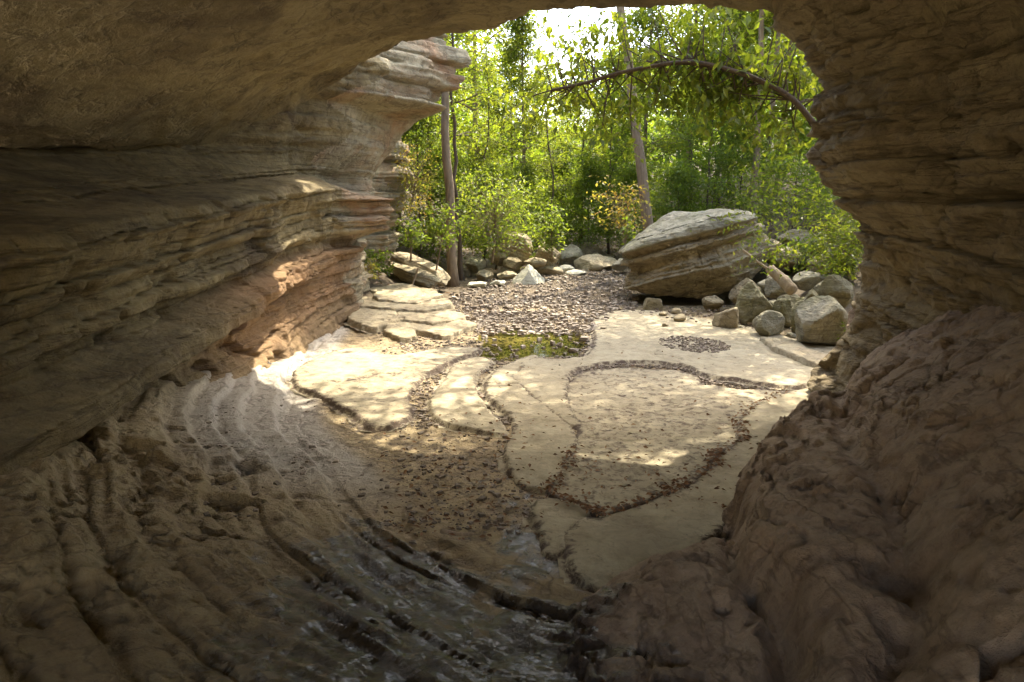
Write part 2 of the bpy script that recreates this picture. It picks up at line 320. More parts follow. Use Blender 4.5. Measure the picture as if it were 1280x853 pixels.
kb = sstep(14.6, 15.2, Y) * sstep(4.5, 4.7, Z); kb = np.maximum(kb, 0.85 * sstep(12.8, 13.8, Y) * sstep(1.75, 1.85, Z) * (1 - sstep(2.8, 2.95, Z))); kb = np.maximum(kb, 0.6 * (1 - sstep(11, 13, Y)) * (1 - sstep(2.9, 3.2, SZ)))
d = thin * (1 - kb) + thick * kb + 0.10 * fbm(P3 * 0.9, 4) + 0.045 * fbm(P3 * 3.2, 4) + 0.018 * ridged(P3 * 9, 3)
pock = sstep(0.10, 0.24, fbm(P3 * np.array([2.6, 2.0, 2.6]), 3, off=3)) * sstep(0.2, 0.4, SZ) * (1 - sstep(1.1, 1.25, SZ)) * (1 - sstep(10, 12, Y))
d = d - 0.22 * pock - 0.10 * sstep(0.12, 0.3, fbm(P3 * 1.6, 3, off=31)) * sstep(1.2, 1.5, SZ) * (1 - sstep(3.0, 3.2, SZ))
P3[..., 0] += d
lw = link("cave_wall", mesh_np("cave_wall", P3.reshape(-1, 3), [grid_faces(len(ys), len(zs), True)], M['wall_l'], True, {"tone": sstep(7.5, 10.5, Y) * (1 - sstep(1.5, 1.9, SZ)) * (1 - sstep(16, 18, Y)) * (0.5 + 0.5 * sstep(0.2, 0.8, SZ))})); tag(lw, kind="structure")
# the sunlit outer cliff keeps its own, greyer stone
me = lw.data; me.materials.append(M['cliff'])
yc = np.repeat((0.5 * (ys[1:] + ys[:-1]))[:, None], len(zs) - 1, 1); zc = np.repeat((0.5 * (zs[1:] + zs[:-1]))[None], len(ys) - 1, 0)
mi = ((yc > 15.0 + 0.35 * np.sin(zc * 5)) | ((yc > 14.1) & (zc > 1.75) & (zc < 2.9))).astype(np.int32).ravel()
if len(me.polygons) == len(mi): me.polygons.foreach_set("material_index", mi)

# ---- right wall: swept along a plan path with a rounded corner at the mouth
pth = [(4.2, -7), (4.2, -3), (4.2, 0), (4.2, 3), (4.2, 5), (4.2, 6.5), (4.2, 7.8), (4.22, 8.4), (4.32, 8.85), (4.6, 9.2), (5.2, 9.5), (6.5, 9.8), (9, 10.2), (14, 11)]
pp = catmull(pth, 40); seg = np.linalg.norm(np.diff(pp, axis=0), axis=1); cl = np.concatenate([[0], np.cumsum(seg)]) - 7.0
ts = axis([(-3.4, 0.12), (2.5, 0.04), (9.6, 0.08), (cl[-1] - 0.01, None)])
px_ = np.interp(ts, cl, pp[:, 0]); py_ = np.interp(ts, cl, pp[:, 1]); tx_ = np.gradient(px_, ts); ty_ = np.gradient(py_, ts); ln = np.hypot(tx_, ty_)
nx_, ny_ = -ty_ / ln, tx_ / ln
zs = axis([(-0.4, 0.022), (4.6, 0.04), (6.5, 0.1), (9, None)])
TT, Z = np.meshgrid(ts, zs, indexing='ij'); Yb = np.repeat(py_[:, None], len(zs), 1)
SZ = Z - 0.17 * np.minimum(Yb - 8.6, 0) * np.clip((2.55 - Z) / 1.2, 0, 1)
rows = [-1, 0.3, 0.75, 0.9, 1.0, 1.35, 1.45, 1.6, 2.2, 2.5, 2.56, 2.63, 2.72, 2.85, 3.2, 3.6, 4.0, 4.47, 4.8, 5.2, 6, 9]
e = [0.3, 0.1, -0.20, -0.36, -0.38, -0.40, -0.55, -0.62, -0.40, -0.14, -0.10, -0.24, -0.14, 0.0, 0.26, 0.15, 0.18, 0.42, 0.75, 0.9, 0.7, 0.0]
ne = [1.3, 0.75, 0.25, 0.0, -0.18, -0.22, -0.45, -0.5, -0.25, -0.02, 0.0, -0.5, -0.30, -0.12, 0.05, 0.05, 0.15, 0.5, 0.9, 1.3, 1.3, 1.3]
out = [0.3, 0.2, 0.1, 0.1, 0.1, 0.1, 0.0, 0.0, 0.0, 0.0, 0.0, -0.1, 0.0, 0.1, 0.1, 0.1, 0.1, 0.1, 0.1, 0.1, 0, -1]
OFF = bil([-7, 5.5, 7.6, 8.7, 10.5, 20], rows, [ne, ne, e, e, out, out], TT, SZ + 0.05 * fbm(v3(TT * 0.8, Z, 5), 3))
OFF = OFF + (0.10 + 0.2 * sstep(2.3, 2.7, Z)) * sstep(6, 8, TT)
P3 = v3(px_[:, None] + nx_[:, None] * OFF, py_[:, None] + ny_[:, None] * OFF, Z)
amp = 0.07 + 0.02 * sstep(2.5, 2.6, SZ) * (1 - sstep(2.8, 2.9, SZ))
d = strata(SZ, TT, P3, 23, amp, 0.06, 0.5, (0.4, 1.4), 12) - 0.05 * sstep(0.3, 0.36, ridged(v3(TT * 0.8, Z * 1.6, 4.0), 4) - 0.2) + 0.09 * fbm(P3 * 0.9, 4, off=8) + 0.06 * fbm(P3 * 3.0, 5) + 0.03 * ridged(P3 * 6, 4) - 0.05 * sstep(0.2, 0.3, fbm(P3 * np.array([4., 4., 6.]), 3, off=19))
pk = fbm(P3 * np.array([2.2, 2.2, 3.0]), 3, off=13)
d = d - 0.16 * sstep(0.14, 0.30, pk) * (sstep(0.1, 0.3, SZ) * (1 - sstep(0.8, 0.95, SZ)) + 0.6 * sstep(2.75, 3.0, SZ)) + 0.08 * fbm(P3 * np.array([1.0, 1.0, 3.0]), 3, off=41) * sstep(2.6, 3, Z)
d = d + 0.07 * fbm(P3 * np.array([1.6, 1.6, 5.0]), 4, off=17) * sstep(0.9, 1.4, Z)
P3[..., 0] += nx_[:, None] * d; P3[..., 1] += ny_[:, None] * d
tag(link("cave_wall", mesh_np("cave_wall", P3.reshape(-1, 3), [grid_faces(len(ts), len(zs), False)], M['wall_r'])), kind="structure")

# ---- ceiling with the arched lip of the mouth
mouth = np.array([(-9, 14.0), (-5.5, 14.3), (-3.8, 14.7), (-2.9, 13.9), (-2, 12.8), (-1.05, 11.8), (0, 10.5), (0.65, 9.95), (2.4, 9.8), (3.4, 9.25), (6, 9.0), (9, 9)])
xs = axis([(-9, 0.15), (-6, 0.05), (6, 0.2), (9, None)]); NV = 260
ym = np.interp(xs, mouth[:, 0], mouth[:, 1]); ym = np.convolve(np.pad(ym, 8, 'edge'), np.ones(17) / 17, 'valid') + 0.12 * fbm(v3(xs * 1.5, 0.5, 0.5), 3)
tv = np.concatenate([np.linspace(0, 0.35, 40)[:-1], np.linspace(0.35, 1, 150)])
X = np.repeat(xs[:, None], len(tv), 1); Y = -3.2 + (ym[:, None] + 3.2) * tv[None] ** 0.9
def zceil(x, y):
    a = np.interp(x, [-9, -7, -5.5, -3.7, -2, -0.5, 1, 2.4, 3.2, 3.7, 4.1, 5, 9], [3.2, 3.25, 3.45, 4.25, 4.8, 5.05, 5.1, 5.1, 4.95, 4.55, 4.1, 3.2, 2.0])
    return a + 0.5 * sstep(-6, -3.5, x) * (1 - sstep(-2, 0, x)) * sstep(9, 14, y) - 0.15 * (1 - sstep(2, 8, y))
Zc = zceil(X, Y); edge = np.clip((ym[:, None] - Y) / 0.5, 0, 1); Zc = Zc + 0.28 * (1 - edge) ** 2.5
step_ = sstep(-0.03, 0.03, (Y - (6.4 + 0.5 * X + 0.5 * fbm(v3(X, Y, 0), 3))))
q = v3(X, Y, Zc); Zc = Zc + 0.12 * fbm(q * 0.7, 4) + 0.06 * fbm(q * 2.6, 5) + 0.02 * ridged(q * 5, 4) - 0.04 * sstep(0.2, 0.32, fbm(q * np.array([1.6, 2.6, 1.]), 4, off=51)) - 0.04 * np.exp(-(np.abs(vnoise(v3(X * 0.3 + 0.3 * fbm(q, 3), Y * 0.5 + 0.3 * fbm(q, 3, off=3), 1.7)) - 0.5) / 0.015) ** 2) + 0.09 * step_ * sstep(-5.5, -4.5, X) * (1 - sstep(-1, 0, X))
h = np.linspace(0, 1, 30)[1:]
Xu = np.repeat(xs[:, None], 29, 1); Yu = ym[:, None] + 0.25 * np.sin(h * pi * 0.5)[None] * 0 - 1.2 * h[None] ** 1.5; Zu = Zc[:, -1:] + 4.0 * h[None]
qq = v3(Xu, Yu, Zu); Yu = Yu + 0.15 * fbm(qq * 1.2, 4) * np.minimum(1, h * 4)[None]
P3 = np.concatenate([v3(X, Y, Zc), v3(Xu, Yu, Zu)], 1)
tag(link("cave_ceiling", mesh_np("cave_ceiling", P3.reshape(-1, 3), [grid_faces(P3.shape[0], P3.shape[1], True)], M['ceil'])), kind="structure")
# ---- unseen wall added behind the camera on the right, blocks rear fill light
xb = np.linspace(2.0, 8, 40); zb = np.linspace(-0.5, 7, 50); X, Z = np.meshgrid(xb, zb, indexing='ij')
q = v3(X, -3.1, Z); q[..., 1] += 0.25 * fbm(q * 0.8, 4)
tag(link("rear_fill_blocker", mesh_np("rear_fill_blocker", q.reshape(-1, 3), [grid_faces(40, 50, True)], M['wall_r'])), kind="structure")
# ---- rear end left open and an unseen pale slope added there, for fill light
xb = np.linspace(-60, 60, 40); yb = np.linspace(-80, -3, 30); X, Y = np.meshgrid(xb, yb, indexing='ij')
tag(link("rear_fill_slope", mesh_np("rear_fill_slope", v3(X, Y, 0.7 + 0.2 * fbm(v3(X * 0.3, Y * 0.3, 0), 3) + 0.6 * np.clip(-8 - Y, 0, 22)).reshape(-1, 3), [grid_faces(40, 30)], M['plate'], True, {"dirt": np.zeros(1200), "wet": np.zeros(1200)})), kind="structure")

# ------------------------------------------------------------------ floor: scoured bowl with concentric flow ridges
def poly_dist(pts, PX, PY):
    """unsigned distance to an open polyline, with the arc length of the nearest point"""
    best = np.full(PX.shape, 1e9); arc = np.zeros(PX.shape); side = np.zeros(PX.shape); a0 = 0
    for (x0, y0), (x1, y1) in zip(pts[:-1], pts[1:]):
        dx, dy = x1 - x0, y1 - y0; L2 = dx * dx + dy * dy
        t = np.clip(((PX - x0) * dx + (PY - y0) * dy) / L2, 0, 1); dd = np.hypot(PX - x0 - t * dx, PY - y0 - t * dy)
        m_ = dd < best - 1e-9; best = np.where(m_, dd, best); arc = np.where(m_, a0 + t * math.sqrt(L2), arc)
        side = np.where(m_, np.sign(dx * (PY - y0) - dy * (PX - x0)), side); a0 += math.sqrt(L2)
    return best, arc, side
def sdf(poly, PX, PY):
    d = np.full(PX.shape, 1e9); ins = np.zeros(PX.shape, bool); q = np.roll(poly, -1, 0)
    for (x0, y0), (x1, y1) in zip(poly, q):
        dx, dy = x1 - x0, y1 - y0; t = np.clip(((PX - x0) * dx + (PY - y0) * dy) / (dx * dx + dy * dy + 1e-12), 0, 1)
        d = np.minimum(d, np.hypot(PX - x0 - t * dx, PY - y0 - t * dy))
        c = ((y0 > PY) != (y1 > PY)) & (PX < dx * (PY - y0) / (dy + 1e-12) + x0); ins ^= c
    return np.where(ins, -d, d)
RIM = catmull([(-3.4, 15.5), (-3.1, 12.5), (-2.75, 10.0), (-2.2, 7.9), (-1.4, 6.6), (-0.5, 5.2), (0.3, 4.5), (1.4, 4.1), (3.0, 4.0), (6, 4.0)], 8)
POOL = np.array([fl(*p)[:2] for p in [(598, 428), (610, 414), (650, 408), (700, 410), (733, 418), (738, 431), (715, 440), (675, 443), (640, 446), (612, 442)]])
POOL = catmull(np.vstack([POOL, POOL[:1]]), 5)[:-1]; POOL = POOL.mean(0) + (POOL - POOL.mean(0)) * 1.12
def floor_base(X, Y):
    d, arc, side = poly_dist(RIM, X, Y); d = np.where(side < 0, d, 0.0)      # outside (left / near) of the bowl
    wob = d + 0.16 * fbm(v3(arc * 0.35, d * 0.8, 2.2), 3) + 0.05 * fbm(v3(X * 1.4, Y * 1.4, 7), 3)
    g = np.interp(d, [0, 0.5, 1, 1.5, 2, 3, 4, 5, 8], [0, 0.04, 0.13, 0.27, 0.44, 0.76, 0.98, 1.05, 1.1])
    gw = g + 0.05 * fbm(v3(arc * 0.7, d * 0.7, 6.5), 4) + 0.008 * fbm(v3(X * 6, Y * 6, 2), 3); tq = gw / 0.085; fq = tq - np.floor(tq)
    led = sstep(4.7, 5.8, Y) * (1 - sstep(1.7, 2.2, d)) * sstep(0.0, 0.12, d) * (1 - sstep(11, 12.5, Y))
    g = g * (1 - led) + led * ((np.floor(tq) + sstep(0.80, 1.0, fq)) * 0.085 + 0.015)
    def saw(per, ph):
        t = wob / per + ph + 0.5 * fbm(v3(arc * 0.5, d * 0.5 + ph, 1.1), 3); f = t - np.floor(t); return f - sstep(0.90, 1.0, f)
    on = sstep(0.05, 0.5, d) * (1 - 0.72 * led)
    m1 = sstep(0.35, 0.8, vnoise(v3(arc * 0.45, d * 0.7, 4))); m2 = sstep(0.3, 0.8, vnoise(v3(arc * 0.6, d * 1.4, 14)))
    r = -on * (0.06 * saw(0.7, 0.2) * m1 + 0.035 * saw(0.31, 0.55) * m2 + 0.012 * saw(0.11, 0.1) * vnoise(v3(arc * 1.1, d * 2.5, 24)))
    r = r + on * (0.05 * fbm(v3(arc * 0.4, wob * 2.6, 8), 4) + 0.016 * fbm(v3(arc * 0.9, wob * 11, 3), 3))
    q = v3(X, Y, 0 * X)
    r = r + on * (strata(wob * 1.0, arc, q, 61, 0.032, 0.08, 0.5, (0.5, 2.2), 14) + 0.3 * strata(wob + 0.2, arc, q, 67, 0.03, 0.03, 0.14, (0.3, 1.2), 14))
    wetn = (0.25 + on) * (0.03 * ridged(v3(arc * 1.3, d * 3.6, 0.5), 4) + 0.014 * ridged(v3(arc * 3.5, d * 9, 2.5), 3) + 0.006 * fbm(q * 15, 2)) * (1 - sstep(4.8, 6.5, Y))
    z = -0.048 + g + r + 0.05 * fbm(q * 0.8, 4) * (0.3 + on) + 0.012 * fbm(q * 6, 3) + wetn
    z = z - 0.055 * (1 - sstep(-0.35, 0.1, sdf(POOL, X, Y) + 0.25 * fbm(q * 1.7, 3))) * (Y > 9)
    z = z - 0.07 * sstep(0.16, 0.26, fbm(q * 2.6, 4, off=61)) * sstep(-1.9, -2.6, X) * sstep(6.8, 5.8, Y) - 0.05 * sstep(0.22, 0.32, fbm(q * 5.5, 3, off=66)) * sstep(-1.6, -2.2, X) * sstep(7.5, 6.0, Y)
    return z, d, arc
xs = axis([(-6.5, 0.08), (-4.4, 0.025), (3.2, 0.06), (10, None)]); ys = axis([(-7, 0.15), (1.8, 0.022), (7.5, 0.035), (11.5, 0.06), (17, None)])
X, Y = np.meshgrid(xs, ys, indexing='ij'); Zf, D_, A_ = floor_base(X, Y)
wet = 0.70 * sstep(0.05, 0.8, D_) * (1 - sstep(2.4, 3.8, D_)) * (1 - sstep(4.6, 6.0, Y)) * sstep(-2.3, -1.0, X) * (1 - 0.4 * sstep(0.9, 1.6, X))
wet = np.maximum(wet, 0.62 * np.exp(-((X - 0.35) / 0.8) ** 2 - ((Y - 4.9) / 1.2) ** 2))
wet = np.maximum(wet, 0.22 * (1 - sstep(0.0, 0.8, D_)) * (1 - sstep(7.5, 9.0, Y)) * (X < 0.6))
dirt = 0.22 * (1 - sstep(0.0, 0.35, D_)) + 0.06
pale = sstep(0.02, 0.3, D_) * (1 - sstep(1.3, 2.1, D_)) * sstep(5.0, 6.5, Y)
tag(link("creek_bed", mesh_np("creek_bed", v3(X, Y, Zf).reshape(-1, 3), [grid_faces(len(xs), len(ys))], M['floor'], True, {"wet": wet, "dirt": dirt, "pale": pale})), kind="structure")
bed = bpy.data.objects["creek_bed"]

# ---- pale bedrock plates of the creek bed, separated by channels and cracks
def plate(pix, z0=0.0, th=0.045, res=0.025, mat='plate', dirt=0.0, name="bedrock_plate", parent=bed, seed=0, tilt=(0, 0), edge=0.016, rough=0.02, world=False, dirtf=None, grow=0.075, jag=0.035):
    pts = np.array(pix, float) if world else np.array([fl(p[0], p[1], z0)[:2] for p in pix])
    c = catmull(np.vstack([pts, pts[:1]]), 5)[:-1] if jag < 0.1 else np.concatenate([a_ + (b_ - a_) * np.linspace(0, 1, 5)[:-1, None] for a_, b_ in zip(pts, np.roll(pts, -1, 0))])
    lo, hi = c.min(0) - 0.12, c.max(0) + 0.12; xs = np.arange(lo[0], hi[0], res); ys = np.arange(lo[1], hi[1], res)
    X, Y = np.meshgrid(xs, ys, indexing='ij'); q = v3(X, Y, 0 * X + seed)
    s = sdf(c, X, Y) + 0.035 * fbm(q * 3.5, 4) + 0.012 * fbm(q * 14, 2) - grow + jag * (fbm(q * 1.6, 4, off=4) + 0.25 * fbm(q * 6, 3))
    cn = vnoise(v3(X * 0.55 + 0.25 * fbm(q * 1.5, 4), Y * 0.55 + 0.25 * fbm(q * 1.5, 4, off=6), seed * 5.5)); ck = np.exp(-(np.abs(cn - 0.5) / 0.012) ** 2) * sstep(0.42, 0.6, vnoise(q * 0.9 + 40))
    top = z0 - 0.03 * ck - 0.012 * sstep(0.05, 0.2, fbm(q * 2.3, 4, off=8)) + tilt[0] * (X - pts[:, 0].mean()) + tilt[1] * (Y - pts[:, 1].mean()) + rough * fbm(q * 1.1, 4) + rough * 0.35 * fbm(q * 7, 3)
    Z = top - th * sstep(-edge, edge * 0.5, s) - 0.006 * sstep(-0.06, -0.01, s)
    keep = s < 0.06; i = grid_faces(len(xs), len(ys)); k = keep.ravel()[i].any(1); F = i[k]
    u, inv = np.unique(F, return_inverse=True); F = inv.reshape(F.shape)
    dd = np.full(s.shape, dirt) + 0.4 * np.exp(-(np.abs(s) / 0.07) ** 2) + 0.5 * dirt * fbm(q * 0.9, 3) + 0.35 * ck
    if dirtf is not None: dd = dirtf(X, Y, s)
    ox, oy = pts.mean(0); V = v3(X - ox, Y - oy, Z - z0).reshape(-1, 3)[u]
    me = mesh_np(name, V, [F], M[mat], True, {"dirt": dd.ravel()[u], "wet": np.zeros(len(u))})
    o = link(name, me, parent, (ox, oy, z0)); PLATES.append(c); return o
PLATES = []
U = [(667, 444), (624, 463), (613, 477), (612, 492), (630, 508), (646, 531), (638, 567), (650, 598), (672, 608), (682, 601), (696, 578), (709, 556), (712, 540), (704, 526), (660, 491), (640, 474), (655, 474), (690, 500), (708, 512),
     (706, 478), (718, 464), (751, 455), (799, 452), (855, 457), (888, 471), (921, 476), (992, 486), (1030, 470), (1046, 440), (1010, 428), (960, 415), (900, 402), (850, 394), (800, 388), (765, 390), (742, 400), (745, 425), (735, 442), (700, 448)]
plate([(667, 444), (626, 462), (614, 477), (613, 492), (631, 508), (647, 531), (640, 567), (652, 597), (672, 606), (684, 599), (698, 578), (711, 556), (712, 541), (706, 530), (662, 494), (644, 478), (640, 468)], 0.01, seed=1, dirt=0.05)
plate([(640, 464), (662, 488), (700, 519), (720, 527), (707, 500), (703, 478), (714, 462), (751, 452), (800, 449), (857, 454), (890, 468), (923, 472), (994, 481), (1040, 462), (1052, 438), (1010, 428), (960, 415), (900, 402), (850, 394), (800, 387), (765, 390), (745, 400), (748, 425), (735, 444), (690, 449), (668, 448)], 0.015, seed=2, res=0.035, dirt=0.12)
plate([(603, 446), (610, 452), (594, 464), (590, 478), (593, 494), (606, 512), (622, 528), (624, 538), (600, 534), (566, 528), (548, 518), (543, 505), (545, 490), (558, 476), (571, 457), (587, 449)], 0.01, seed=3)
plate([(712, 480), (724, 470), (752, 463), (800, 460), (852, 465), (884, 479), (920, 486), (975, 491), (937, 508), (922, 530), (924, 549), (892, 566), (888, 578), (852, 604), (822, 618), (752, 638), (733, 631), (690, 612), (700, 592), (716, 568), (726, 545), (724, 530), (708, 512)], -0.015, seed=4, dirt=0.30, rough=0.025)
plate([(1006, 486), (960, 500), (937, 519), (930, 540), (934, 553), (902, 573), (900, 584), (862, 612), (826, 627), (756, 650), (736, 650), (716, 672), (722, 700), (745, 728), (800, 722), (900, 650), (990, 560), (1040, 500)], 0.02, seed=5, dirt=0.08)
plate([(670, 634), (682, 625), (716, 630), (727, 641), (706, 664), (699, 682), (686, 684), (680, 660)], 0.005, seed=6, dirt=0.1)
plate([(372, 462), (400, 446), (440, 436), (486, 444), (520, 441), (560, 434), (596, 436), (574, 446), (537, 461), (514, 478), (505, 500), (503, 520), (474, 530), (440, 512), (405, 494), (376, 480)], 0.012, seed=7, dirt=0.2, rough=0.035, jag=0.07, th=0.05)

# ---- pool
me = bpy.data.meshes.new("pool_water"); bm = bmesh.new(); bm.faces.new([bm.verts.new((x, y, -0.064)) for x, y in POOL]); bm.to_mesh(me); bm.free(); me.materials.append(M['water'])
for p in me.polygons:
    if p.normal.z < 0: p.flip()
tag(link("pool_water", me), kind="structure")

# ---- outer ground: gravel bar, banks, wooded slope
def ground_z(X, Y):
    xc = 1.6 + 0.06 * (Y - 15); hw = 4.2 + 0.0 * Y
    left = np.clip(xc - hw - 0.3 - X, 0, 60); right = np.clip(X - xc - hw + 0.2, 0, 60)
    z = -0.1 + 0.018 * np.clip(Y - 15, 0, 200) + 0.05 * np.clip(Y - 25, 0, 100) + (0.30 * left + 0.42 * right) * sstep(11, 18, Y) * np.minimum(1, 12 / (left + right + 8)) * 1.3
    return z + 0.10 * fbm(v3(X * 0.5, Y * 0.5, 0), 4) * sstep(16, 22, Y) + 0.0006 * np.clip(Y - 50, 0, 200) ** 2
xs = axis([(-90, 3), (-20, 0.5), (-6, 0.14), (12, 0.5), (30, 3), (90, None)]); ys = axis([(11, 0.14), (30, 0.6), (60, 3), (170, None)])
X, Y = np.meshgrid(xs, ys, indexing='ij'); Z = ground_z(X, Y) - 0.25 * (1 - sstep(14, 16.5, Y)) * (np.abs(X) < 6.5)
tag(link("forest_floor", mesh_np("forest_floor", v3(X, Y, Z).reshape(-1, 3), [grid_faces(len(xs), len(ys))], M['soil'])), kind="structure")
def gz(x, y): return float(ground_z(np.array([x]), np.array([y]))[0])

# ------------------------------------------------------------------ rocks
_ico = {}
def ico(n):
    if n not in _ico:
        bm = bmesh.new(); bmesh.ops.create_icosphere(bm, subdivisions=n, radius=1.0)
        _ico[n] = (np.array([v.co[:] for v in bm.verts]), np.array([[v.index for v in f.verts] for f in bm.faces])); bm.free()
    return _ico[n]
def rotm(rx, ry, rz):
    cx, sx, cy, sy, cz, sz = cos(rx), sin(rx), cos(ry), sin(ry), cos(rz), sin(rz)
    return np.array([[cz, -sz, 0], [sz, cz, 0], [0, 0, 1]]) @ np.array([[cy, 0, sy], [0, 1, 0], [-sy, 0, cy]]) @ np.array([[1, 0, 0], [0, cx, -sx], [0, sx, cx]])
def rock_v(seed, size, planes=11, k=60, rough=0.065, sub=4, layers=0.0, rot=(0, 0, 0), box=0.0, thick=(0.05, 0.2)):
    r = np.random.RandomState(seed); D, F = ico(sub)
    n = r.normal(size=(planes, 3)); n /= np.linalg.norm(n, axis=1)[:, None]; dist = 0.68 + 0.3 * r.rand(planes)
    if box:
        b = np.array([[1, 0, 0], [-1, 0, 0], [0, 1, 0], [0, -1, 0], [0, 0, 1], [0, 0, -1]], float) + r.normal(size=(6, 3)) * 0.26
        n = np.vstack([n, b / np.linalg.norm(b, axis=1)[:, None]]); dist = np.concatenate([dist + 0.25, np.full(6, box) * (0.9 + 0.2 * r.rand(6))])
    if planes == 0: n = np.array([(-.75, -.45, .55), (.72, -.5, .5), (.1, -1, .25), (0, 1, .3), (0, 0, -1)], float); n /= np.linalg.norm(n, axis=1)[:, None]; dist = np.full(5, 0.5)
    c = D @ n.T; rr = np.where(c > 0.05, dist / np.maximum(c, 0.05), 9.0); rr = np.minimum(rr, 3.0)
    rad = -np.log(np.exp(-k * rr).sum(1) + math.exp(-k * 1.2)) / k
    V = D * rad[:, None] * np.array(size)[None]
    Nn = D / np.array(size); Nn /= np.linalg.norm(Nn, axis=1)[:, None]; s = max(size)
    q = V / s * 2.2 + seed * 3.1
    V = V + Nn * (rough * s * fbm(q, 4) + rough * 0.45 * s * ridged(q * 3, 4) + rough * 0.15 * s * fbm(q * 11, 3))[:, None]
    if layers:
        hz = Nn.copy(); hz[:, 2] = 0
        V = V + hz * strata(V[:, 2], np.arctan2(V[:, 1], V[:, 0]) * s, V, seed + 5, layers, *thick)[:, None]
    return V @ rotm(*rot).T, F
def rock_obj(name, V, F, mat, loc, label=None, cat=None, group=None, parent=None, smooth=True):
    o = link(name, mesh_np(name, V, [F], M[mat], smooth), parent, [float(x) for x in loc])
    return tag(o, label, cat, group)
def rock_px(seed, px, py, wpx, hpx, label, D=None, mat='boulder', depth=1.0, name="boulder", cat="boulder", group=None, sink=0.12, **kw):
    """px,py: foot of the rock in the photograph; wpx,hpx: its size there; it stands on the ground at distance D"""
    p = fl(px, py) if D is None else at(px, py, D)
    t = p[1]; m_ = t / F_PX / 0.985; w_, h_ = wpx * m_, hpx * m_
    V, F = rock_v(seed, (w_ * 0.56, w_ * 0.5 * depth, h_ * 0.56), **kw)
    V[:, 2] -= V[:, 2].min(); V[:, 2] *= h_ * (1 + sink) / V[:, 2].max(); V[:, 0] -= 0.5 * (V[:, 0].min() + V[:, 0].max()); V[:, 0] *= w_ / np.ptp(V[:, 0])
    p = p.copy(); p[2] -= sink * h_; p[1] += w_ * 0.3 * depth
    return rock_obj(name, V, F, mat, p, label, cat, group, None, False)

# ---- rugged bedrock ridge in the right foreground, running from the right wall down to the floor
LB = catmull([(4.6, 9.0), (3.95, 8.1), (2.75, 6.8), (1.85, 5.4), (1.60, 4.85), (1.40, 4.65), (1.0, 4.45), (0.5, 4.1), (0.25, 3.6), (0.35, 2.6), (0.5, 1.0)], 6)
GR = catmull([(1.72, 5.0), (1.62, 4.7), (1.50, 4.1), (1.42, 3.4), (1.2, 2.6), (0.9, 1.2)], 6)
CR = catmull([(4.2, 8.3), (3.3, 6.3), (2.62, 4.6), (2.05, 3.1), (1.5, 2.2), (1.2, 1.2)], 6)
xs = np.arange(-0.5, 5.4, 0.021); ys = np.arange(0.6, 9.2, 0.024); X, Y = np.meshgrid(xs, ys, indexing='ij'); q = v3(X, Y, 0 * X)
wx = 0.12 * fbm(q * 1.3, 4, off=1) + 0.03 * fbm(q * 6, 3); wy = 0.12 * fbm(q * 1.3, 4, off=21) + 0.03 * fbm(q * 6, 3, off=7)
el, al, sl = poly_dist(LB, X + wx, Y + wy); el = el * np.sign(sl)
eg, ag, sg = poly_dist(GR, X + wx, Y + wy); eg = eg * np.sign(sg); ec, ac, sc_ = poly_dist(CR, X + wx, Y + wy); ec = ec * np.sign(sc_)
e1 = np.maximum(el, 0); near = 1 - sstep(3.6, 4.9, Y)
low = 0.30 * (1 - np.exp(-e1 / (0.14 + 0.42 * (1 - sstep(3.4, 4.7, Y))))) + 0.16 * e1 + (floor_base(X, Y)[0] + 0.05) * (1 - sstep(0.1, 0.9, el)) * 0.9 * (1 - sstep(3.6, 4.6, Y))
right = np.maximum(eg, 0) * (Y < 5.2) + 9 * (Y >= 5.2) * (el > 0)
stepup = (0.26 * (1 - np.exp(-np.maximum(eg, 0) / 0.10)) * (Y < 5.05) + 0.26 * (1 - np.exp(-e1 / 0.2)) * (Y >= 5.05)) * (el > 0)
hz = -0.05 + low + stepup * 0.9 - 0.20 * np.exp(-((eg - 0.02) / 0.09) ** 2) * (el > 0.05) * (1 - sstep(4.7, 5.1, Y)) * (0.6 + 0.8 * vnoise(v3(ag * 1.5, 0.5, 0.5)))
hz = hz - 0.10 * np.exp(-(ec / 0.10) ** 2) * (0.3 + vnoise(v3(ac * 1.3, 3.5, 0.5))) - 0.22 * np.exp(-((X - 2.0) ** 2 + (Y - 3.1) ** 2) / 0.03)
hz = hz + np.where(ec > 0, 0.55 * ec + 0.10 * (1 - np.exp(-ec / 0.15)), 0)
fl_ = v3(al * 0.9, el * 3.0, 2.0)
hz = hz + sstep(0.0, 0.3, el) * (0.05 * fbm(q * 1.2, 4, off=3) + 0.02 * ridged(v3(al * 0.8, el * 3.4, 1.0), 4) + 0.010 * ridged(q * 4.5, 4) + 0.006 * fbm(q * 16, 3) - 0.035 * sstep(0.22, 0.36, fbm(v3(X * 4.0, Y * 3.0, 5.0), 3, off=9)) - 0.05 * sstep(0.28, 0.34, ridged(v3(X * 0.9 + Y * 0.35, Y * 0.4, 9.0), 4) - 0.25) * 0.6)
hz = np.where(el > 0, hz, -0.30 + 0.8 * np.maximum(el, -0.3))
for (fa, fe, am, wd_, of) in ((0.5, 1.7, 0.09, 0.022, 1.0), (0.9, 3.2, 0.05, 0.022, 11.0), (2.6, 6.0, 0.015, 0.03, 21.0)):
    cv = vnoise(v3(al * fa + 0.35 * fbm(q * 2.2, 4, off=of), el * fe + 0.35 * fbm(q * 2.2, 4, off=of + 3), of)); hz = hz - np.where(el > 0.02, am * np.exp(-(np.abs(cv - 0.5) / wd_) ** 2) * sstep(0.3, 0.6, vnoise(q * 1.1 + of)), 0) + np.where(el > 0.1, am * 0.5 * sstep(0.48, 0.52, cv), 0)
ridge_wet = 0.70 * np.exp(-(np.maximum(el, 0) / 0.55) ** 2) * (1 - sstep(3.6, 4.6, Y))
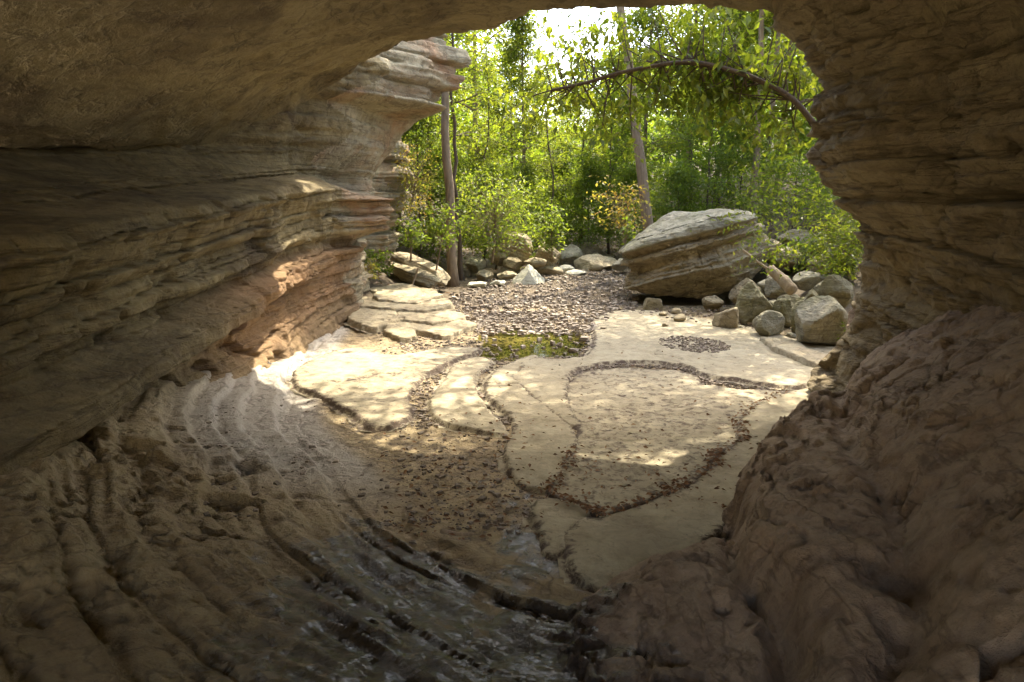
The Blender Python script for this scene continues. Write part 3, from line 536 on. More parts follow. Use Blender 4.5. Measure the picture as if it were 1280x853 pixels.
pts_ = v3(X, Y, hz); gxn = np.gradient(hz, 0.021, axis=0); gyn = np.gradient(hz, 0.024, axis=1); gl_ = np.sqrt(1 + gxn ** 2 + gyn ** 2)
dn_ = 0.010 * fbm(pts_ * 5, 4) + 0.012 * ridged(pts_ * np.array([3., 3., 9.]), 4) + 0.008 * ridged(pts_ * 17, 3)
pts_[..., 0] -= gxn / gl_ * dn_; pts_[..., 1] -= gyn / gl_ * dn_; pts_[..., 2] += dn_ / gl_
rd_ = -0.03 * sstep(0.24, 0.34, fbm(pts_ * np.array([6., 4.5, 6.]), 3, off=71)) + 0.014 * strata(pts_[..., 2] * 1.0 - 0.45 * X + 0.30 * Y, al, pts_, 81, 0.8, 0.08, 0.4, (0.9, 2.6), 14)
pts_[..., 0] -= gxn / gl_ * rd_; pts_[..., 1] -= gyn / gl_ * rd_; pts_[..., 2] += rd_ / gl_
keep = (el > -0.35).ravel(); F = grid_faces(len(xs), len(ys)); F = F[keep[F].all(1)]
tag(link("rock_ridge", mesh_np("rock_ridge", pts_.reshape(-1, 3), [F], M['lump'], True, {"wet": ridge_wet, "dirt": 0 * X, "pale": 0 * X})), "rugged creased brown bedrock ridge sloping from the right cave wall down to the floor", "rock")

# ---- the layered boulder by the creek
BO = np.array([4.75, 18.0, 1.3]); BSH = 0.3
bo = empty("layered_boulder", (BO[0] + BSH, BO[1] - 0.2, 0.0), "huge layered grey boulder, a tilted wedge with overhanging underside beside the creek bed", "boulder")
D0, F0 = ico(7); r = np.random.RandomState(4)
poly = np.array([(2.85, 0.45), (2.8, 1.30), (3.5, 1.85), (4.85, 2.36), (5.9, 2.25), (6.8, 1.5), (6.4, 0.85), (4.95, 0.12), (3.3, 0.22)]) - BO[[0, 2]]
pn, pd = [], []
for (x0, z0), (x1, z1) in zip(poly, np.roll(poly, -1, 0)):
    n_ = np.array([-(z1 - z0), 0.0, x1 - x0]); n_ /= np.linalg.norm(n_)
    n_ = n_ + np.array([0, r.normal() * 0.12, 0]); n_ /= np.linalg.norm(n_); pn.append(n_); pd.append(max(0.1, n_[0] * x0 + n_[2] * z0))
for n_, d_ in (((-0.15, -1, 0.10), 1.25), ((0.5, -1, -0.2), 1.45), ((-0.6, -0.9, 0.35), 1.6), ((0.1, -0.8, 0.75), 1.45), ((0, 1, 0), 1.4), ((-0.1, -0.9, -0.5), 1.35), ((-0.75, -0.7, -0.1), 1.75)):
    n_ = np.array(n_, float); pn.append(n_ / np.linalg.norm(n_)); pd.append(d_)
pn = np.array(pn); pd = np.array(pd); c = D0 @ pn.T; rr = np.minimum(np.where(c > 0.03, pd / np.maximum(c, 0.03), 9), 6)
rad = -np.log(np.exp(-16 * rr).sum(1)) / 16; V = D0 * rad[:, None]
ta = radians(15); sN = np.array([-sin(ta), 0.10, cos(ta)]); sN /= np.linalg.norm(sN); ss = V @ sN; ss = ss + 0.05 * fbm(V * 0.9, 4)
ax = V @ np.array([cos(ta), 0.6, sin(ta)])
out_ = D0 - (D0 @ sN)[:, None] * sN; out_ /= np.linalg.norm(out_, axis=1)[:, None] + 1e-6; side_ = sstep(0.25, 0.65, np.linalg.norm(D0 - (D0 @ sN)[:, None] * sN, axis=1))
lay = np.interp(ss, [-2, -0.62, -0.45, -0.40, -0.2, -0.16, 0.05, 0.10, 0.24, 0.28, 0.40, 0.46, 2], [0.0, 0.05, 0.10, -0.04, -0.02, -0.16, -0.22, -0.05, -0.08, -0.26, -0.20, 0.08, 0.05])
lay = lay * (0.55 + 0.9 * vnoise(v3(ax * 0.8, 0.5, 0.2))) + strata(ss + 0.06 * fbm(V * 2.0, 3), ax, V, 31, 0.12, 0.05, 0.3, (0.3, 0.9), 12) * (0.25 + 1.2 * vnoise(V * 0.9 + 7)) * np.where(ss > 0.44, 0.35, 1.0)
V = V + out_ * (lay * side_)[:, None] + D0 * (0.13 * fbm(V * 1.3, 4) + 0.05 * fbm(V * 4, 4) + 0.012 * ridged(V * 11, 3))[:, None]
fs = ss[F0].mean(1)
for nm_, mk, mt_ in (("cap_slab", fs > 0.43, 'boulder'), ("layered_base", fs <= 0.43, 'strat')):
    u, inv = np.unique(F0[mk], return_inverse=True)
    o = link(nm_, mesh_np(nm_, V[u], [inv.reshape(-1, 3)], M[mt_]), bo, (0, 0.2, BO[2]))

# ---- pile of boulders right of it
rp = [
 (41, 1031, 434, 66, 62, "large square boulder with mossy brown front at the right end of the pile", dict(box=0.78, sub=5)),
 (42, 945, 405, 44, 52, "tall pale lichen speckled boulder in the middle of the pile", dict(sub=5)),
 (43, 912, 411, 36, 26, "low brown block at the left end of the pile", dict(box=0.7, mat='strat')),
 (44, 963, 421, 38, 32, "faceted grey boulder at the front of the pile", dict(sub=5)),
 (45, 981, 408, 26, 34, "small rounded boulder wedged behind the faceted one", {}),
 (46, 1001, 416, 26, 40, "narrow upright boulder touching the large square boulder", {}),
]
for s, x, y, a, b_, lb, kw in rp: rock_px(s, x, y, a, b_, lb, group="boulders piled by the right wall", **kw)
rq = [
 (47, 1047, 385, 42, 40, 13.3, "grey boulder behind the large square boulder", {}),
 (48, 1017, 388, 24, 26, 13.2, "small grey boulder showing above the narrow upright one", {}),
 (49, 975, 372, 32, 28, 15.5, "dark boulder lying under the dead log", {}),
 (50, 1012, 362, 34, 22, 15.2, "small mossy boulder under the green shrub", {}),
 (52, 938, 382, 44, 34, 15.8, "tilted brown slab leaning under the layered boulder", dict(layers=0.02, mat='strat')),
 (53, 892, 388, 26, 18, 16.0, "flat brown stone under the layered boulder", dict(mat='strat')),
 (54, 816, 391, 24, 18, 16.3, "square pale block propping up the layered boulder", dict(box=0.75, mat='strat')),
 (55, 990, 392, 30, 24, 14.6, "mossy grey boulder in the middle row of the pile", {}),
 (56, 1030, 345, 40, 26, 16.5, "grey ledge boulder half hidden by shrub leaves", dict(layers=0.03, mat='strat')),
 (57, 985, 335, 44, 24, 17.2, "flat layered boulder behind the dead log", dict(layers=0.04, mat='strat')),
 (58, 1000, 312, 50, 24, 18.5, "upper pale ledge boulder on the right bank", dict(layers=0.04, mat='strat')),
 (59, 1060, 330, 40, 40, 16.0, "tall grey boulder against the outer right bank", {}),
]
for s, x, y, a, b_, D, lb, kw in rq: rock_px(s, x, y, a, b_, lb, D=D, group="boulders piled by the right wall", **kw)
for i, (x, y, a, b_, D, lb) in enumerate([(930, 402, 16, 10, 14.6, "small angular rock between the low brown block and the tall pale boulder"), (966, 392, 20, 16, 14.9, "angular rock in the gap behind the faceted grey boulder"), (1004, 386, 18, 14, 14.0, "small rock wedged above the narrow upright boulder"), (957, 366, 22, 16, 15.8, "grey rock under the thin bare branch"), (1035, 370, 26, 18, 14.6, "mossy rock behind the square boulder's top"), (1024, 358, 28, 16, 15.6, "flat mossy rock below the fern like bush"), (972, 356, 26, 14, 16.2, "flat rock under the upper end of the dead log"), (1062, 420, 20, 18, 12.2, "small rock at the foot of the right wall beside the square boulder"), (924, 414, 12, 7, 13.6, "small chip of rock in front of the low brown block"), (990, 424, 14, 8, 12.9, "small chip of rock in front of the narrow upright boulder")]):
    rock_px(140 + i, x, y, a, b_, lb, D=D, group="boulders piled by the right wall", sub=3)
o = plate([(955, 421), (985, 424), (1010, 436), (1045, 446), (1050, 458), (1020, 452), (990, 440), (970, 432)], 0.10, th=0.14, mat='slab', name="flat_slab", parent=None, seed=61)
tag(o, "long flat grey slab lying on the ground in front of the boulder pile", "stone slab")
for i, (x, y, a, b_, lb) in enumerate([(846, 394, 13, 8, "pale small stone left of the pair below the layered boulder"), (830, 396, 12, 6, "low stone in front of the square pale block"), (850, 402, 16, 9, "brown stone on the sand below the layered boulder"), (832, 409, 9, 5, "lone pebble on the pale bedrock below the boulder")]):
    rock_px(70 + i, x, y, a, b_, lb, name="stone", cat="stone", mat='slab', sub=3)

# ---- rocks at the head of the creek
rh = [
 (81, 640, 330, 52, 40, 23.5, "split layered boulder at the head of the creek", dict(layers=0.04, mat='strat', rot=(0, 0.35, 0.2), box=0.75, sub=5), "boulder"),
 (82, 684, 338, 36, 36, 23.3, "tilted pale boulder beside the split layered one", dict(layers=0.03, mat='strat', rot=(0, 0.5, 0), box=0.72, sub=5), "boulder"),
 (83, 749, 340, 60, 20, 24.5, "long low rounded boulder at the far end of the gravel", dict(mat='slab', sub=5), "boulder"),
 (84, 714, 335, 30, 28, 26, "dark grey boulder behind the gravel bar", {}, "boulder"),
 (85, 738, 324, 32, 20, 28, "blocky boulder in shade behind the long low one", dict(box=0.75, mat='strat'), "boulder"),
 (86, 661, 356, 42, 24, None, "bright white triangular rock beside the gravel bar", dict(mat='white', planes=0, k=60, rough=0.012), "rock"),
 (87, 606, 352, 22, 14, None, "tan rounded stone right of the mature tree", dict(mat='slab'), "rock"),
 (88, 594, 340, 26, 18, 22.5, "grey stone behind the tan rounded one", {}, "rock"),
 (89, 634, 350, 26, 10, None, "flat pale stone left of the white rock", dict(mat='slab'), "rock"),
 (90, 640, 338, 24, 16, 22.9, "cracked stone in front of the split boulder", dict(mat='strat'), "rock"),
 (91, 622, 332, 22, 16, 23.3, "brown stone between split boulder and tree", dict(mat='strat'), "rock"),
 (92, 669, 334, 28, 12, 22.8, "long pale stone under the tilted boulder", dict(mat='slab'), "rock"),
 (93, 685, 346, 40, 14, None, "smooth tan stone right of the white rock", dict(mat='slab'), "rock"),
 (94, 706, 343, 26, 11, None, "pale stone at the top of the gravel bar", dict(mat='white'), "rock"),
 (95, 579, 348, 24, 16, None, "speckled stone against the foot of the mature tree", {}, "rock"),
 (96, 546, 356, 24, 12, None, "pale stone left of the tree foot", dict(mat='slab'), "rock"),
 (97, 530, 356, 20, 8, None, "low stone in front of the leaning slabs", dict(mat='slab'), "rock"),
 (98, 622, 358, 20, 7, None, "bleached stone at the edge of the gravel", dict(mat='white'), "rock"),
 (99, 596, 360, 24, 7, None, "bleached flat stone in front of the tree", dict(mat='white'), "rock"),
 (100, 776, 338, 24, 14, 23, "small grey stone left of the layered boulder", {}, "rock"),
 (101, 720, 346, 26, 8, None, "low bleached stone on the gravel bar", dict(mat='white'), "rock"),
 (102, 790, 362, 16, 22, 17.6, "stack of thin layers at the left foot of the boulder", dict(layers=0.05, mat='strat', box=0.8), "rock"),
]
for s, x, y, a, b_, D, lb, kw, ct in rh: rock_px(s, x, y, a, b_, lb, D=D, name=ct if ct == "boulder" else "creek_rock", cat=ct, **kw)
# long weathered slabs leaning to the foot of the tree
def long_rock(seed, p0, p1, wd, th, mat, label, name="leaning_slab", cat="rock slab"):
    p0 = np.array(p0); p1 = np.array(p1); d = p1 - p0; L = np.linalg.norm(d)
    V, F = rock_v(seed, (L * 0.56, wd, th), planes=9, box=0.9, layers=0.03, sub=5, rough=0.03, thick=(0.03, 0.09))
    V = V @ rotm(0, -math.asin(d[2] / L), math.atan2(d[1], d[0])).T
    return rock_obj(name, V, F, mat, 0.5 * (p0 + p1), label, cat)
long_rock(111, at(497, 322, 20.5), at(556, 350, 19.6), 0.35, 0.24, 'slab', "long weathered slab leaning down to the tree foot")
long_rock(112, at(488, 334, 20.0), at(548, 356, 19.0), 0.3, 0.2, 'strat', "darker slab lying below the leaning weathered one")
# ledges of the left bank, stepping down to the creek
ls = [([(468, 362), (500, 356), (545, 362), (552, 368), (520, 375), (476, 373)], 0.30, "top ledge slab of the sunlit left bank"),
      ([(455, 372), (480, 374), (520, 378), (556, 374), (566, 380), (530, 386), (480, 384), (452, 382)], 0.215, "long pale ledge slab second from the top of the left bank"),
      ([(440, 388), (480, 386), (530, 390), (562, 386), (580, 394), (540, 402), (500, 396), (470, 406), (438, 402)], 0.135, "third pale ledge slab of the left bank, broad and sunlit"),
      ([(490, 398), (530, 402), (575, 398), (590, 405), (555, 416), (520, 412), (505, 420), (480, 412)], 0.07, "lowest pale ledge slab beside the pool")]
for i, (pg, z0, lb) in enumerate(ls):
    tag(plate(pg, z0, th=0.13, mat='slab', name="ledge_slab", parent=None, seed=120 + i, rough=0.03, res=0.02, grow=0.05, jag=0.2, tilt=(-0.02, 0.02)), lb, "stone slab", "ledge slabs of the left bank")

# ---- gravel and leaf litter
def pebbles(XY, Zb, size, r, flat=0.6):
    n = len(XY); c = np.array([[-1, -1, -1], [1, -1, -1], [1, 1, -1], [-1, 1, -1], [-1, -1, 1], [1, -1, 1], [1, 1, 1], [-1, 1, 1]], float) * 0.5
    V = c[None] + r.uniform(-0.2, 0.2, (n, 8, 3)); V[:, 4:, :2] *= 0.75
    sc = size[:, None] * np.stack([np.ones(n), 0.6 + 0.4 * r.rand(n), flat * (0.5 + 0.5 * r.rand(n))], 1); V = V * sc[:, None]
    a = r.rand(n) * 2 * pi; ca, sa = np.cos(a)[:, None], np.sin(a)[:, None]
    V = np.stack([V[..., 0] * ca - V[..., 1] * sa, V[..., 0] * sa + V[..., 1] * ca, V[..., 2]], -1)
    V[..., 0] += XY[:, :1]; V[..., 1] += XY[:, 1:2]; V[..., 2] += (Zb + sc[:, 2] * 0.25)[:, None]
    f = np.array([[0, 3, 2, 1], [4, 5, 6, 7], [0, 1, 5, 4], [1, 2, 6, 5], [2, 3, 7, 6], [3, 0, 4, 7]])
    F = (np.arange(n) * 8)[:, None, None] + f[None]
    t = np.clip(r.beta(1.6, 2.2, n) , 0, 1); return V.reshape(-1, 3), F.reshape(-1, 4), np.repeat(t, 8)
def scatter_px(r, n, x0, x1, y0, y1):
    p = np.stack([r.uniform(x0, x1, n), r.uniform(y0, y1, n)], 1)
    x = (p[:, 0] - 640) / F_PX; v = (426.5 - p[:, 1]) / F_PX; dy = cos(PITCH) + v * sin(PITCH); dz = -sin(PITCH) + v * cos(PITCH); t = -CAM_H / dz
    return p, np.stack([x * t, dy * t], 1)
r = np.random.RandomState(5); acc = Acc()
def bedz(XY): return floor_base(XY[:, 0], XY[:, 1])[0]
def surf(XY): return np.where(XY[:, 1] < 16.8, bedz(XY), ground_z(XY[:, 0], XY[:, 1]))
BAR = np.array([(565, 372), (600, 356), (660, 352), (700, 345), (770, 340), (800, 352), (790, 385), (765, 398), (745, 412), (640, 412), (600, 412), (575, 398)], float)
pix, XY = scatter_px(r, 15000, 560, 805, 338, 415); k = sdf(BAR, pix[:, 0], pix[:, 1]) < 6 * r.rand(len(pix)); XY = XY[k]
V, F, t = pebbles(XY, surf(XY) + 0.02, 0.022 + 0.13 * r.rand(len(XY)) ** 9, r); acc.add(V, F, a=0.1 + t * 0.9)
pix, XY = scatter_px(r, 70, 600, 736, 410, 445); V, F, t = pebbles(XY, np.full(len(XY), -0.06), 0.05 + 0.12 * r.rand(len(XY)) ** 3, r); acc.add(V, F, a=0.4 + 0.6 * t)
pix, XY = scatter_px(r, 34000, 470, 780, 405, 660)
k = np.ones(len(XY), bool)
for c in PLATES[:7]: k &= sdf(c, XY[:, 0], XY[:, 1]) > 0.0
den = np.where(XY[:, 1] > 7.6, 1.0, 0.07) * np.where(pix[:, 0] < 500, 0.3, 1); k &= r.rand(len(XY)) < den; XY = XY[k]
V, F, t = pebbles(XY, bedz(XY), 0.012 + 0.06 * r.rand(len(XY)) ** 5, r); acc.add(V, F, a=t * 0.6)
sc = np.array([(708, 474), (722, 462), (752, 457), (800, 455), (855, 460), (886, 474), (920, 480), (985, 488)], float)
def band(line, n, wpx, s0, s1):
    c = catmull(line, 20); i = r.randint(0, len(c), n); p = c[i] + r.normal(size=(n, 2)) * np.array(wpx)
    return np.array([fl(a, b_)[:2] for a, b_ in p])
XY = band(sc, 800, (4, 1.3), 0, 0); V, F, t = pebbles(XY, np.full(len(XY), -0.035), 0.015 + 0.04 * r.rand(len(XY)) ** 2, r); acc.add(V, F, a=t * 0.6)
pix, XY = scatter_px(r, 1200, 820, 915, 418, 446); e_ = ((pix[:, 0] - 868 - (pix[:, 1] - 432) * 1.6) / 42) ** 2 + ((pix[:, 1] - 432) / 10.5) ** 2 < 1; XY = XY[e_]
V, F, t = pebbles(XY, np.full(len(XY), 0.015), 0.02 + 0.035 * r.rand(len(XY)) ** 2, r); acc.add(V, F, a=t)
pix, XY = scatter_px(r, 900, 780, 960, 384, 418); k = pix[:, 1] < 392 + (pix[:, 0] - 790) * 0.14; XY = XY[k]
V, F, t = pebbles(XY, np.full(len(XY), 0.01), 0.02 + 0.09 * r.rand(len(XY)) ** 4, r); acc.add(V, F, a=t)
pix, XY = scatter_px(r, 1500, 250, 560, 430, 760); k = (r.rand(len(XY)) < 0.45) & (vnoise(v3(XY[:, 0] * 1.2, XY[:, 1] * 1.2, 2.0)) > 0.45) & (np.abs(XY[:, 0] + 1) < 2.6); XY = XY[k]
V, F, t = pebbles(XY, bedz(XY), 0.012 + 0.06 * r.rand(len(XY)) ** 4, r, 0.35); acc.add(V, F, a=t * 0.7)
tag(link("gravel", acc.mesh("gravel", M['gravel'], False)), "grey and brown gravel filling the creek channels and the gravel bar", "gravel", kind="stuff")

# ------------------------------------------------------------------ foliage
def leaves(C, per, spread, size, r, pitch=(-0.35, 0.35), tint=None, wid=0.5):
    """flat leaf blades (kites folded along the midrib) strewn round the points C"""
    n = len(C) * per; c = np.repeat(C, per, 0) + r.normal(size=(n, 3)) * np.array(spread)
    az = r.rand(n) * 2 * pi; pt = pitch[0] + pitch[1] * r.normal(size=n); rl = 0.5 * r.normal(size=n)
    a = np.stack([np.cos(az) * np.cos(pt), np.sin(az) * np.cos(pt), np.sin(pt)], 1)
    b = np.stack([-np.sin(az), np.cos(az), 0 * az], 1); nn = np.cross(a, b)
    b2 = b * np.cos(rl)[:, None] + nn * np.sin(rl)[:, None]; nn = np.cross(a, b2)
    L = (size * (0.6 + 0.7 * r.rand(n)))[:, None]; W = L * wid
    V = np.stack([c, c + a * L * 0.45 + b2 * W * 0.5 + nn * W * 0.12, c + a * L - nn * L * 0.1, c + a * L * 0.45 - b2 * W * 0.5 + nn * W * 0.12], 1)
    F = np.arange(n * 4).reshape(n, 4)
    tc = np.repeat(r.rand(len(C)), per) if tint is None else np.repeat(tint, per)
    t = np.clip(0.65 * tc + 0.35 * r.rand(n), 0, 1)
    return V.reshape(-1, 3), F, np.repeat(t, 4)
def limb(p, d, L, r, rise=0.25, n=6):
    P = [np.array(p, float)]; d = d / np.linalg.norm(d)
    for i in range(n - 1):
        d = d + np.array([0, 0, rise * (0.6 - i / n)]) * 0.5 + r.normal(size=3) * 0.10; d /= np.linalg.norm(d); P.append(P[-1] + d * L / (n - 1))
    return np.array(P)
def tree_meshes(seed, h, cb, cr, r0, nl=26, leaf=0.16, per=9, spread=0.32, dens=1.0, bark='bark', lm='leaf', wob=0.15, sides=12, lean=(0, 0), top=0.3, bend=0.0):
    r = np.random.RandomState(seed); z = np.linspace(0, h, 22); w1 = wob * np.cumsum(r.normal(size=(22, 2)) * 0.5, 0) / 3
    w1 -= w1[0]; P = np.stack([w1[:, 0] + lean[0] * z + bend * z * z, w1[:, 1] + lean[1] * z, z - 0.25], 1)
    R = r0 * (1 - 0.85 * (z / h) ** 1.1) * (1 + 0.7 * np.exp(-z / 0.35)); acc = Acc(); tube(acc, P, R, sides)
    # roots flare
    C = []
    for i in range(nl):
        f = cb / h + (0.98 - cb / h) * ((i + 0.5) / nl) ** 0.9; k = f * 21; j = min(int(k), 20); p = P[j] + (P[j + 1] - P[j]) * (k - j)
        az = i * 2.39996 + r.normal() * 0.3; u = (f * h - cb) / (h - cb); prof = math.sin(pi * min(1, 0.22 + 0.78 * u)) ** 0.6 * (1 - (1 - top) * u)
        L = cr * prof * (0.7 + 0.5 * r.rand()); rr = r0 * 0.34 * (1 - 0.6 * u)
        LP = limb(p, np.array([cos(az), sin(az), 0.15 + 0.7 * u]), L, r); tube(acc, LP, np.linspace(rr, 0.012, len(LP)), 6)
        for s in range(int(5 * dens + 1)):
            q = 0.3 + 0.7 * r.rand(); k2 = q * 5; j2 = min(int(k2), 4); b = LP[j2] + (LP[j2 + 1] - LP[j2]) * (k2 - j2)
            sa = az + r.choice([-1, 1]) * (0.6 + 0.6 * r.rand()); SP = limb(b, np.array([cos(sa), sin(sa), 0.15 * r.normal()]), L * (0.25 + 0.3 * r.rand()) * (1.2 - q * 0.5), r, 0.05, 4)
            tube(acc, SP, np.linspace(rr * 0.4, 0.008, 4), 4)
            for e in (0.45, 0.75, 1.0): C.append(SP[0] * (1 - e) + SP[-1] * e + r.normal(size=3) * 0.12)
        C += [LP[-1], LP[-2], LP[-1] + r.normal(size=3) * 0.25]
    C = np.array(C); V, F, t = leaves(C, per, (spread, spread, spread * 0.45), leaf, r)
    return acc.mesh("trunk", M[bark]), mesh_np("crown", V, [F], M[lm], False, {"tint": t}), C
def place_tree(meshes, loc, label, rz=0.0, sc=1.0, name="tree", cat="tree", group=None, tilt=(0, 0)):
    o = empty(name, loc, label, cat, group); o.rotation_euler = (tilt[0], tilt[1], rz); o.scale = (sc,) * 3
    link("trunk", meshes[0], o); link("crown", meshes[1], o); return o

VAR = [tree_meshes(201, 15, 3.0, 3.6, 0.15, 30, 0.19, 22, 0.38, lm='leaf'),
       tree_meshes(202, 13, 2.2, 3.3, 0.12, 30, 0.17, 22, 0.38, bark='bark_dark', lm='leaf'),
       tree_meshes(203, 17, 3.5, 4.2, 0.18, 32, 0.21, 22, 0.44, lm='leaf'),
       tree_meshes(204, 9, 0.8, 2.7, 0.06, 28, 0.16, 16, 0.32, bark='bark_dark', lm='leaf_bright'),
       tree_meshes(205, 5.0, 0.3, 2.2, 0.035, 24, 0.14, 15, 0.32, lm='leaf_bright', bark='bark_dark')]
def tx(px, D): return (px - 640) / F_PX * D
def tree_at(v, px, D, label, rz, sc=1.0, group="trees of the wood", **kw):
    x = tx(px, D); return place_tree(VAR[v], (x, D, gz(x, D)), label, rz, sc, group=group, **kw)
# mature trees with trunks in plain view
mt = tree_meshes(211, 17, 8.5, 4.5, 0.155, 34, 0.19, 12, 0.4, wob=0.18, sides=16, lean=(-0.018, 0))
p = fl(566, 357); place_tree(mt, (p[0], p[1], gz(p[0], p[1])), "mature tree with a straight brown trunk by the leaning slabs at left")
mt2 = tree_meshes(212, 19, 9.5, 3.2, 0.20, 24, 0.17, 8, 0.4, wob=0.14, sides=16, lean=(-0.16, 0))
x = tx(820, 23); place_tree(mt2, (x, 23, gz(x, 23)), "tall tree with a pale trunk leaning left behind the layered boulder")
thin = tree_meshes(213, 12, 4.5, 1.6, 0.075, 18, 0.15, 8, 0.3, bark='bark_dark', wob=0.5, lean=(-0.05, 0))
for px, D, lb, rz in [(692, 27, "slender dark tree leaning above the white rock", 0.0), (578, 21.8, "thin dark tree just right of the mature tree", 1.3), (607, 26, "short grey trunk behind the pale bush", 2.2)]:
    x = tx(px, D); place_tree(thin, (x, D, gz(x, D)), lb, rz, 0.68 if px != 578 else 1.0)
for px, D, lb, rz, sc in [(937, 25.5, "grey tree rising behind the right end of the layered boulder", 0.4, 0.9), (948, 27, "second grey trunk close behind the right end of the layered boulder", 2.0, 0.8)]:
    x = tx(px, D); place_tree(mt, (x, D, gz(x, D)), lb, rz, sc)
for px, D, lb, rz in [(862, 31, "dark tree in the gap behind the layered boulder's top", 0.8), (893, 33, "dark slim tree behind the layered boulder's right shoulder", 2.9), (885, 29, "slim tree showing over the layered boulder's crest", 4.1)]:
    x = tx(px, D); place_tree(thin, (x, D, gz(x, D)), lb, rz, 1.2)
bgt = [(0, 500, 26, "leafy tree behind the outer left cliff", 0.3, 0.85), (1, 540, 29, "deep green tree between cliff and mature tree", 1.4, 0.95), (2, 600, 33, "broad tree left of the patch of sky", 2.2, 0.95), (1, 640, 36, "deep green tree just below the sky gap", 0.9, 0.76), (0, 655, 30, "airy tree with its crown left of the sky gap", 2.8, 0.7),
       (1, 725, 34, "dense tree in the middle of the wood", 3.3, 0.68), (3, 760, 29, "bright young tree in front of the dense middle tree", 4.0, 0.95), (2, 850, 38, "tall tree behind the pale leaning trunk", 5.0, 1.0), (0, 800, 32, "mid green tree beside the pale leaning trunk", 0.2, 0.85),
       (1, 905, 36, "deep green tree above the layered boulder", 1.0, 1.0), (0, 965, 30, "tree crowned with yellow green leaves near the right wall", 2.0, 1.0), (2, 1010, 33, "tall tree partly hidden by the right wall", 3.0, 1.0), (3, 1040, 24, "bright young tree on the right bank", 1.7, 1.0),
       (3, 880, 26, "bright young tree behind the layered boulder", 5.2, 0.8), (1, 1080, 28, "deep green tree behind the edge of the right wall", 0.5, 1.0), (2, 450, 36, "tall tree rising over the left cliff", 4.4, 1.0), (3, 525, 24.5, "bright young tree over the outer cliff's foot", 0.7, 0.75), (0, 700, 42, "distant tree closing the view up the creek", 3.9, 0.55), (1, 780, 44, "distant deep green tree up the valley", 2.4, 0.8), (2, 930, 45, "distant tall tree on the right slope", 0.1, 1.0)]
for v, px, D, lb, rz, sc in bgt: tree_at(v, px, D, lb, rz, sc)
us = [(4, 620, 25, "dark shrubby tree behind the split boulder", 0.4, 0.8), (4, 655, 28, "low shrubby tree behind the white rock", 1.9, 0.8), (4, 735, 29, "low shrubby tree behind the long low boulder", 2.9, 0.8), (4, 790, 27, "low shrubby tree left of the leaning pale trunk", 0.1, 0.8),
      (4, 845, 25, "low shrubby tree behind the layered boulder's crest", 4.4, 0.8), (4, 560, 26, "low shrubby tree behind the mature tree", 5.1, 0.9), (4, 920, 27, "shrubby tree behind the boulder's right shoulder", 3.5, 0.9), (4, 985, 21.5, "low shrubby tree above the boulder pile", 0.6, 0.75), (4, 1045, 19, "low shrubby tree by the outer right wall", 2.5, 0.75), (4, 700, 33, "far shrubby tree up the creek", 1.1, 0.9)]
for v, px, D, lb, rz, sc in us: tree_at(v, px, D, lb, rz, sc, group="understorey of the wood")

sh = tree_meshes(221, 15, 6.5, 4.8, 0.2, 32, 0.2, 11, 0.45, bend=-0.02)  # hidden trees added for canopy shade on the boulders and floor
place_tree(sh, (10.2, 17.0, gz(10.2, 17.0)), "added spreading tree hidden on the right bank, shades the boulder pile and creek bed")
place_tree(sh, (11.5, 22.5, gz(11.5, 22.5)), "added spreading tree hidden further up the right bank, shades the layered boulder and pool", 0.3, 1.08)
sh2 = tree_meshes(223, 14, 8.6, 4.0, 0.18, 24, 0.17, 8, 0.45, bend=-0.048)  # another hidden tree, added and bent to dapple the sun on the bed
place_tree(sh2, (9.4, 16.3, gz(9.4, 16.3)), "added tree hidden behind the right wall, its high crown dapples the creek bed")
# ---- tree arching over the creek from behind the right wall
def custom_plant(name, label, cat, base, stems, C, per, spread, leaf, lm, bark, seed, pitch=(-0.35, 0.35), tint=None, wid=0.5):
    r = np.random.RandomState(seed); o = empty(name, base, label, cat); b = np.array(base, float)
    acc = Acc()
    for P, r0, r1 in stems: tube(acc, np.array(P) - b, np.linspace(r0, r1, len(P)), 9)
    link("trunk" if cat == "tree" else "stem", acc.mesh("stem", M[bark]), o)
    V, F, t = leaves(np.array(C) - b, per, spread, leaf, r, pitch, tint, wid)
    link("crown" if cat == "tree" else "foliage", mesh_np("foliage", V, [F], M[lm], False, {"tint": t}), o); return o
r = np.random.RandomState(77)
arch = catmull([at(1130, 330, 12.3), at(1062, 214, 12.3), at(1018, 155, 12.5), at(985, 120, 12.6), at(940, 97, 12.8), at(890, 82, 13.0), at(850, 78, 13.2), at(780, 90, 13.5), at(735, 103, 13.8), at(690, 113, 14.1)], 6)
arch = np.vstack([[arch[0] + np.array([0.25, 0.1, -1.6])], arch]); stems = [(arch, 0.06, 0.03)]; C = []
for i in range(150):
    j = r.randint(16, len(arch)); b = arch[j]; d = np.array([r.normal() * 0.7, 0.2 + 0.9 * abs(r.normal()), r.normal() * 0.8 + 0.25]); L = 0.6 + 1.0 * r.rand()
    SP = limb(b, d, L, r, 0.0, 5); stems.append((SP, 0.016, 0.005)); C += [SP[3], SP[4], SP[4] + r.normal(size=3) * 0.15]
custom_plant("arching_tree", "tree whose dark bough arches over the creek from behind the right wall", "tree", arch[0], stems, C, 9, (0.17, 0.2, 0.13), 0.19, 'leaf', 'bark_dark', 78, (-0.6, 0.35))
